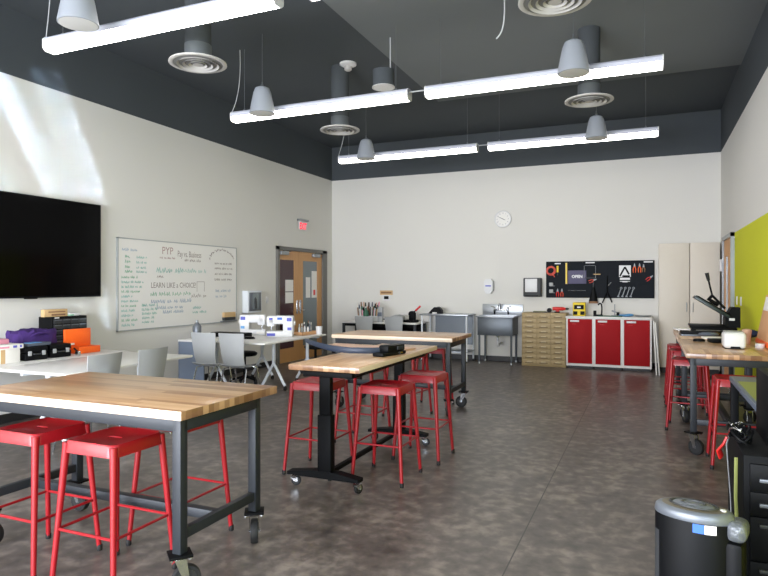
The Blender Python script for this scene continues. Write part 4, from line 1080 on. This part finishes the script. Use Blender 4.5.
# sewing tables
def sewing_machine(lab, loc, rz, flip):
    r = thing('sewing_machine', lab, 'sewing machine', loc, rz, 'white sewing machines')
    k = -1 if flip else 1
    def bx(x0, x1, y0, y1, z0, z1): return ((min(k * x0, k * x1), y0, z0), (max(k * x0, k * x1), y1, z1))
    a, b_ = bx(-.19, .19, -.085, .085, 0, .085); MB().box(a, b_, 'white_plastic', .012).build('base', None, r)
    a, b_ = bx(-.20, -.05, -.085, .085, .06, .31); a2, b2 = bx(-.20, .17, -.075, .075, .185, .31)
    MB().box(a, b_, 'white_plastic', .02).box(a2, b2, 'white_plastic', .022).build('body', None, r)
    a, b_ = bx(.07, .19, -.075, .075, .15, .30); MB().box(a, b_, 'white_plastic', .02).build('needle_head', None, r)
    MB().tube([(k * .13, 0, .16), (k * .13, 0, .085)], .006, 'chrome', 8).box(*bx(.12, .14, -.012, .012, .078, .084), 'chrome').build('needle_bar', None, r)
    MB().lathe([(.035, 0), (.035, .022)], (k * -.2 - (0.022 if k > 0 else 0), 0, .2), 'white_lam', 18, 'x').build('hand_wheel', None, r)
    for box_, col in ((bx(-.18, -.11, -.087, -.084, .23, .28), 'violet_print'), (bx(-.18, -.12, -.087, -.084, .10, .14), 'violet_print' if flip else 'light_blue'),
                      (bx(-.04, .03, -.078, -.074, .25, .285), 'blue' if flip else 'paper'), (bx(.1, .15, -.078, -.074, .25, .28), 'violet_print' if flip else 'paper'), (bx(.06, .18, -.088, -.084, .015, .055), 'violet_print' if flip else 'paper')):
        MB().box(*box_, col).build('printed_panel', None, r, smooth=False)
    return r
sewing_machine('white sewing machine closer to the whiteboard', (-5.54, 7.90, ZT), .40, False)
sewing_machine('white sewing machine with blue printing, nearest the door', (-4.985, 7.775, ZT), .40, True)
o = MB().ball((0, 0, .03), .09, 'beige_cloth', (1.5, .7, .32)).ball((.06, .02, .05), .06, 'beige_cloth', (1, .7, .6)).build('fabric_scrap', loc=(-5.15, 8.12, ZT)); tag(o, 'beige fabric scrap bunched behind the sewing machines', 'fabric')
tag(MB().box((-.3, -.1, 0), (.3, .1, .065), 'black_plastic', .008).build('keyboard_case', loc=(-5.62, 7.45, ZT)), 'flat black case on the table behind the grey chairs', 'case')
tag(MB().lathe([(.085, 0), (.09, .012), (.07, .03), (0, .033)], m='black_plastic', n=20, sy=.7).build('foot_pedal', loc=(-5.18, 7.28, ZT)), 'black oval pedal on the sewing table', 'pedal')
r = thing('spool_tray', 'shallow wooden tray holding spools at the end of the sewing table', 'tray', (-4.83, 8.24, ZT), PI / 2 - .1)
MB().box((-.2, -.09, 0), (.2, .09, .012), 'light_wood').box((-.2, -.09, 0), (.2, -.08, .05), 'kraft').box((-.2, .08, 0), (.2, .09, .05), 'kraft').box((-.2, -.09, 0), (-.19, .09, .05), 'kraft').box((.19, -.09, 0), (.2, .09, .05), 'kraft').build('tray', None, r, smooth=False)
rr = random.Random(11)
sc_ = ['paper', 'black_plastic', 'grey_plastic', 'white_plastic', 'brown', 'paper', 'slate']
base_m = Matrix.Translation((-4.83, 8.24, ZT)) @ Matrix.Rotation(PI / 2 - .1, 4, 'Z')
for k in range(10):
    q = base_m @ Vector((-.16 + .036 * k, rr.uniform(-.04, .04), .013)); h = rr.uniform(.11, .2)
    rt = thing('thread_bottle', 'small upright bottle or spool in the wooden tray', 'bottle', q, 0, 'bottles in the wooden tray')
    MB().lathe([(.015, 0), (.016, .004), (.016, h * .6), (.008, h * .72), (.007, h * .8)], m=sc_[k % 7], n=12).build('body', None, rt)
    MB().lathe([(.009, h * .8), (.007, h), (0, h)], m=sc_[(k + 3) % 7], n=10).build('tip', None, rt)
tag(MB().lathe([(.04, 0), (.045, .0), (.052, .12), (.048, .12), (.04, .01), (0, .01)], m='white_plastic', n=20).build('white_cup', loc=(-4.68, 8.40, ZT)), 'white cup at the end of the wooden tray', 'cup')
r = thing('chrome_flask', 'small silver flask on the table behind the grey chair, under the whiteboard', 'flask', (-5.90, 7.04, ZT))
MB().lathe([(.055, 0), (.06, .01), (.06, .17), (.045, .2), (.02, .23)], m='silver', n=20).build('body', None, r)
MB().lathe([(.02, .23), (.02, .26), (0, .265)], m='steel', n=12).build('cap', None, r)

# ------------------------------------------------------------------ right side
for k, (y, lab) in enumerate(((9.98, 'white switch plate on the green wall nearer the door'), (9.56, 'white outlet plate on the green wall above the workbench'))):
    o = MB().box((-.012, -.04, -.06), (0, .04, .06), 'white_plastic', .003).box((-.016, -.014, -.03), (-.012, .014, .03), 'white_lam').build('wall_plate', loc=(XR, y, 1.28)); tag(o, lab, 'wall plate', 'white wall plates')
ZB = .9
# heat press
r = thing('heat_press', 'black clamshell heat press opened up on the green wall workbench', 'heat press', (.74, 8.62, ZB))
MB().box((-.25, -.2, .055), (.24, .2, .085), 'black_metal', .006).build('base_frame', None, r)
for sx in (-.22, .22):
    for sy in (-.17, .17): MB().lathe([(.018, 0), (.02, .055)], (sx, sy, 0), 'rubber', 10).build('foot', None, r)
MB().box((-.27, -.2, .086), (.12, .2, .11), 'black_plastic', .006).build('lower_platen', None, r)
MB().prism([(.12, .085), (.28, .085), (.28, .33), (.19, .33), (.12, .2)], -.13, .13, 'black_metal', 'y').build('housing', None, r, smooth=False)
MB().box((.16, -.132, .17), (.22, -.130, .2), 'white_plastic').build('display', None, r, smooth=False)
Tp = Matrix.Translation((.15, 0, .20)) @ Matrix.Rotation(math.radians(33), 4, 'Y')
MB().box((-.44, -.2, -.0), (.0, .2, .035), 'press_teal', .004, mtx=Tp).box((-.42, -.18, .035), (-.02, .18, .05), 'black_metal', .006, mtx=Tp).build('upper_platen', None, r)
MB().box((-.27, -.03, .055), (-.16, .03, .10), 'black_metal', .008, mtx=Tp).tube([(-.01, 0, .47), (.13, 0, .31)], .016, 'black_metal').tube([(-.06, 0, .41), (-.01, 0, .47)], .018, 'black_metal').build('linkage', None, r)
lv = MB().tube([(-.01, 0, .47), (-.055, 0, .68)], .011, 'black_metal').build('lever', None, r)
MB().tube([(-.05, 0, .655), (-.07, 0, .75)], [.018, .024], 'rubber', 12).build('grip', None, lv)
# pads, papers and clothes around the press
tag(MB().box((-.26, -.14, 0), (.16, .14, .012), 'white_lam', .003).build('poster_sheets', loc=(.62, 9.0, ZB + .001)), 'white sheets stacked flat at the far end of the workbench', 'paper')
def flat(name, lab, cat, lo, hi, loc, m, rz=0, bev=.004):
    o = MB().box(lo, hi, m, bev).build(name, loc=loc); o.rotation_euler = (0, 0, rz); return tag(o, lab, cat)
flat('white_board', 'white board lying across the far workbench edge behind the press', 'board', (-.28, -.13, 0), (.2, .13, .02), (.60, 9.02, ZB + .013), 'paper', .1)
flat('black_pad', 'black rubber pad on the workbench before the heat press', 'pad', (-.24, -.1, 0), (.26, .12, .03), (.60, 8.24, ZB + .022), 'black_plastic', .06)
flat('grey_tray', 'grey shallow tray under the black pad', 'tray', (-.25, -.13, 0), (.23, .13, .021), (.60, 8.22, ZB), 'steel_mid', .06)
flat('paper_pad', 'white paper pad on the workbench behind the white machine', 'paper pad', (-.12, -.09, 0), (.12, .09, .02), (.68, 7.78, ZB), 'paper', .1)
o = MB().ball((0, 0, .035), .12, 'navy', (1.2, .8, .29)).ball((.1, .05, .05), .09, 'navy', (1.1, .8, .55)).ball((-.09, .02, .03), .08, 'violet_print', (1.0, .8, .36)).build('folded_clothes', loc=(.95, 7.98, ZB + .002)); tag(o, 'navy cloth bundle heaped on the workbench below the press', 'cloth')
o = MB().ball((0, 0, .03), .1, 'slate', (1.1, .7, .29)).ball((.06, .03, .032), .06, 'maroon_glass', (1.1, .8, .5)).build('folded_clothes', loc=(.64, 8.0, ZB + .002)); tag(o, 'grey cloth bundle beside the navy cloth on the workbench', 'cloth')
# white machine
r = thing('desktop_cutter', 'small rounded white machine near the front of the green wall workbench', 'machine', (.745, 6.70, ZB))
MB().box((-.09, -.12, .006), (.095, .12, .155), 'white_plastic', .03, seg=4).build('shell', None, r)
MB().box((-.075, -.09, .15), (.08, .105, .163), 'grey_plastic', .01).build('lid', None, r)
MB().prism([(-.04, .01), (.05, .01), (.04, .026), (-.03, .026)], -.124, -.117, 'black_plastic', 'y').build('slot', None, r, smooth=False)
MB().box((-.08, -.1, 0), (.08, .1, .01), 'rubber').build('foot_pad', None, r, smooth=False)
tag(MB().lathe([(.058, 0), (.06, .012), (.05, .026), (0, .032)], m='black_plastic', n=20, sy=.75).build('computer_mouse', loc=(.50, 7.38, ZB)), 'black mouse shaped puck on the bare wood of the workbench', 'mouse')
flat('black_box', 'flat black box next to the white machine', 'box', (-.09, -.07, 0), (.09, .07, .04), (.675, 7.30, ZB), 'black_plastic', .2, .008)
r = thing('paper_cup_stack', 'pale blush cup on the workbench by the leaning board', 'cup', (.93, 7.28, ZB))
MB().lathe([(.032, 0), (.045, .12), (.042, .12), (.03, .01), (0, .01)], m='blush', n=18).build('cup', None, r)
MB().lathe([(.046, .12), (.046, .14), (.02, .15), (0, .15)], m='blush', n=18).build('lid', None, r)
tag(MB().lathe([(.04, 0), (.042, .004), (.042, .04), (0, .042)], m='white_plastic', n=18).build('tape_roll', loc=(.985, 6.85, ZB)), 'white tape roll in front of the leaning board', 'tape')
r = thing('leaning_kraft_board', 'tan board leaning on the green wall at the end of the workbench', 'board', (1.045, 7.10, ZB + .004))
Tq = Matrix.Rotation(math.radians(11), 4, 'Y')
MB().box((-.006, -.40, .0), (.006, .40, .50), 'kraft', .002, mtx=Tq).build('board', None, r)
MB().box((-.012, -.40, .0), (.01, .40, .045), 'orange', .002, mtx=Tq).build('orange_edge', None, r)
MB().box((-.0085, .12, .34), (-.006, .36, .48), 'paper', mtx=Tq).build('pinned_sheet', None, r, smooth=False)

# ---- rimmed tray table
r = thing('rimmed_table', 'slate edged work table with green cutting mats, behind the tool chest', 'table', (.835, 4.42, 0))
hx, hy = .3, .62
MB().box((-hx, -hy, .815), (hx, hy, .85), 'slate', .004).build('top', None, r)
MB().box((-hx, -hy - .012, .70), (hx, -hy, .85), 'slate', .003).build('end_apron', None, r)
for sx in (-1, 1):
    for sy in (-1, 1): MB().box((sx * (hx - .03) - .025, sy * (hy - .03) - .025, 0), (sx * (hx - .03) + .025, sy * (hy - .03) + .025, .815), 'black_metal', .004).build('leg', None, r)
tag(MB().box((-.28, -.5, 0), (.28, .42, .003), 'olive').build('cutting_mat', loc=(.835, 4.33, .8505)), 'olive green cutting mat on the slate edged table', 'cutting mat', 'cutting mats')
tag(MB().box((-.19, -.3, 0), (.2, .3, .003), 'teal_mat').build('cutting_mat', loc=(.89, 4.42, .8537)), 'teal cutting mat overlapping the olive one on the slate edged table', 'cutting mat', 'cutting mats')

# ---- black tool chest
r = thing('tool_chest', 'black tool chest with silver drawer handles at the right edge', 'tool chest', (.78, 3.42, 0))
MB().box((-.385, -.22, .05), (.365, .36, .735), 'black_metal', .008).build('case', None, r)
for z0_, z1_, zh, mh in ((.58, .70, .632, 'silver'), (.47, .575, .522, 'silver'), (.27, .465, .43, 'grey_dark'), (.07, .265, .23, 'grey_dark')):
    dr = MB().box((-.36, -.236, z0_), (.34, -.22, z1_), 'black_plastic', .004).build('drawer', None, r)
    MB().box((-.325, -.252, zh - .008), (.305, -.236, zh + .008), mh, .003).build('handle', None, dr)
for sx in (-.32, .3):
    for sy in (-.16, .3): MB().lathe([(.025, -.012), (.025, .012)], (sx, sy, .025), 'rubber', 14, 'y').build('wheel', None, r)
r = thing('upper_chest', 'black upper chest standing on the tool chest', 'tool chest', (.86, 3.5, .735))
MB().box((-.34, -.18, 0), (.28, .24, .335), 'black_metal', .008).build('case', None, r)
MB().box((-.32, -.19, .02), (.26, -.18, .3), 'black_plastic', .004).build('front_panel', None, r)
MB().box((-.05, -.2, .15), (.05, -.19, .17), 'grey_dark', .003).build('latch', None, r)
o = MB().prism([(-.2, -.16), (.2, -.16), (.2, .16), (-.22, .16)], 0, .012, 'sheet_lime', 'z').build('lime_folder', loc=(.84, 3.52, 1.071)); tag(o, 'lime green folder lying on top of the black upper chest', 'folder')
# cables heap
rr = random.Random(3)
mb = MB()
for k in range(16):
    c = Vector((rr.uniform(-.045, -.02), rr.uniform(-.12, .12), .0)); pts = []
    R_ = rr.uniform(.03, .06); ph_ = rr.uniform(0, 6); tz = rr.uniform(.01, .07)
    for j in range(13):
        a = ph_ + j * .55
        pts.append(c + Vector((R_ * math.cos(a) * .8, R_ * 1.3 * math.sin(a), .012 + tz * (.5 + .5 * math.sin(a * 1.3 + k)))))
    mb.tube(pts, rr.choice((.004, .006)), 'chrome' if k % 5 == 0 else 'black_plastic', 6)
o = mb.build('cable_tangle', loc=(.45, 3.55, .735)); tag(o, 'tangle of black and silver cables on the front corner of the tool chest', 'cables', kind='stuff')
r = thing('hanging_strap', 'white strap with a red end hanging off the side of the tool chest', 'strap', (.375, 3.45, 0))
MB().tube([(0, .10, .735), (-.012, .08, .70), (-.012, .0, .60), (-.008, -.05, .48), (-.01, -.12, .34)], .007, 'grey_plastic', 8, flat=(1, .35)).build('strap', None, r)
MB().tube([(-.03, .14, .62), (-.045, .12, .66), (-.02, .10, .70), (-.006, .10, .735)], .02, 'red_bright', 8, flat=(1, .4)).build('red_end', None, r)
tag(MB().tube([(0, 0, .68), (-.004, -.02, .5), (0, -.03, .38)], .008, 'olive', 8, flat=(1, .35)).build('yellow_strap', loc=(.385, 3.36, 0)), 'dull yellow strap hanging down the tool chest side', 'strap')

# ---- air purifier
r = thing('air_purifier', 'black cylindrical air purifier with a silver top standing on the floor', 'air purifier', (.165, 2.70, 0), math.radians(-15))
MB().lathe([(.138, 0), (.142, .01), (.142, .597), (.138, .603)], m='black_plastic', n=48, sy=.6).build('body', None, r)
MB().lathe([(.142, .598), (.144, .603), (.140, .625), (.130, .634), (.118, .637)], m='silver', n=48, sy=.6).build('top_ring', None, r)
mb = MB().lathe([(.120, .632), (.116, .637), (.09, .642), (.08, .640)], m='gold', n=40, sy=.6).lathe([(.08, .640), (.07, .646), (.02, .648), (0, .648)], m='silver', n=32, sy=.6)
mb.lathe([(.09, .6425), (.088, .646), (.082, .646), (.08, .642)], m='grey_dark', n=40, sy=.6, cap=False).lathe([(.046, .647), (.044, .651), (.04, .651), (.038, .647)], m='grey_dark', n=30, sy=.6, cap=False).lathe([(.012, .648), (.012, .654), (0, .654)], (.102, -.0, -.012), 'white_plastic', 10)
mb.build('control_dial', None, r)
def onbody(a, z, rr_=.1428): return (rr_ * math.cos(a), rr_ * .6 * math.sin(a), z)
def decal(a0, a1, z0_, z1_, m):
    n = 6; q = MB()
    for k in range(n):
        b0 = a0 + (a1 - a0) * k / n; b1 = a0 + (a1 - a0) * (k + 1) / n
        q.quad([onbody(b0, z0_), onbody(b1, z0_), onbody(b1, z1_), onbody(b0, z1_)], m)
    return q
a_ = -PI / 2 + math.radians(12)
decal(a_ - .12, a_ + .17, .562, .596, 'blue').build('energy_sticker', None, r, smooth=False)
decal(a_ + .17, a_ + .48, .562, .596, 'paper').build('energy_sticker', None, r, smooth=False)
decal(a_ - 1.55, a_ - 1.15, .05, .53, 'grey_dark').build('side_grille', None, r, smooth=False)
MB().box((.115, -.05, .54), (.185, .06, .615), 'crinkle', .025, seg=3).build('vent_cover', None, r)
MB().box((.11, -.05, .02), (.175, .055, .54), 'black_plastic', .02).build('side_module', None, r)

# ------------------------------------------------------------------ light
def area(name, loc, target, sx, sy, power, col, spread=PI):
    l = bpy.data.lights.new(name, 'AREA'); l.shape = 'RECTANGLE'; l.size = sx; l.size_y = sy; l.energy = power; l.color = col; l.spread = spread
    o = bpy.data.objects.new(name, l); C.objects.link(o); o.location = loc
    o.rotation_euler = (Vector(target) - Vector(loc)).to_track_quat('-Z', 'Y').to_euler()
    return o
area('window_daylight', (-3.3, -2.9, 1.5), (-3.1, 5, 1.1), 4.8, 1.9, 700, (.86, .90, 1.0))
area('side_window_daylight', (1.1, -.6, 1.6), (-6, 2.5, .9), 2.6, 1.8, 210, (.70, .81, 1.0))
area('right_wall_fill', (-6.2, -1.6, 2.0), (1.1, 8.5, 2.4), 2.4, 1.8, 130, (1.0, .97, .93))  # unseen fill lamp, added to brighten the right wall
# reflected sun streaks on the left wall
for (ya, za, yb_, zb, w, pw_) in ((4.50, 3.75, 5.12, 2.5, .05, 1.5), (5.00, 3.85, 5.60, 2.5, .03, 1.0), (5.26, 3.9, 5.86, 2.5, .03, 1.2), (4.72, 3.6, 5.3, 2.5, .02, .4), (5.52, 1.3, 5.60, .75, .03, .15), (5.86, 1.4, 5.93, .75, .04, .22), (4.0, 3.6, 4.5, 2.5, .12, 2.0)):
    cy, cz = (ya + yb_) / 2, (za + zb) / 2
    l = bpy.data.lights.new('sun_glint', 'AREA'); l.shape = 'RECTANGLE'; l.size = w; l.size_y = 1.15 * math.hypot(yb_ - ya, zb - za); l.energy = pw_ * .6; l.color = (.6, .8, 1.0); l.spread = math.radians(0.8)
    o = bpy.data.objects.new('sun_glint', l); C.objects.link(o)
    src = Vector((1.0, cy - 7.0, cz)); tgt = Vector((XL, cy, cz)); o.location = src
    z = (src - tgt).normalized(); x = Vector((0, 0, 1)).cross(z).normalized(); y = z.cross(x)
    R_ = Matrix((x, y, z)).transposed()
    sl = math.atan2(yb_ - ya, za - zb)
    o.rotation_euler = (R_ @ Matrix.Rotation(sl * .82, 3, 'Z')).to_euler()
w = bpy.data.worlds.new('room_air'); SC.world = w; w.use_nodes = True
w.node_tree.nodes['Background'].inputs[0].default_value = (.5, .55, .6, 1); w.node_tree.nodes['Background'].inputs[1].default_value = .2

# ------------------------------------------------------------------ camera
cam = bpy.data.cameras.new('camera'); co = bpy.data.objects.new('camera', cam); C.objects.link(co)
co.location = (0, 0, 1.5); co.rotation_euler = (PI / 2, 0, math.atan(264 / 618.))
cam.sensor_fit = 'HORIZONTAL'; cam.sensor_width = 36; cam.lens = 618 / 768 * 36; cam.shift_y = -3 / 768.
cam.clip_start = .02
SC.camera = co
SC.view_settings.view_transform = 'Standard'
SC.view_settings.exposure = 0.46
SC.cycles.use_denoising = True
SC.cycles.max_bounces = 8
SC.cycles.sample_clamp_indirect = 6.0
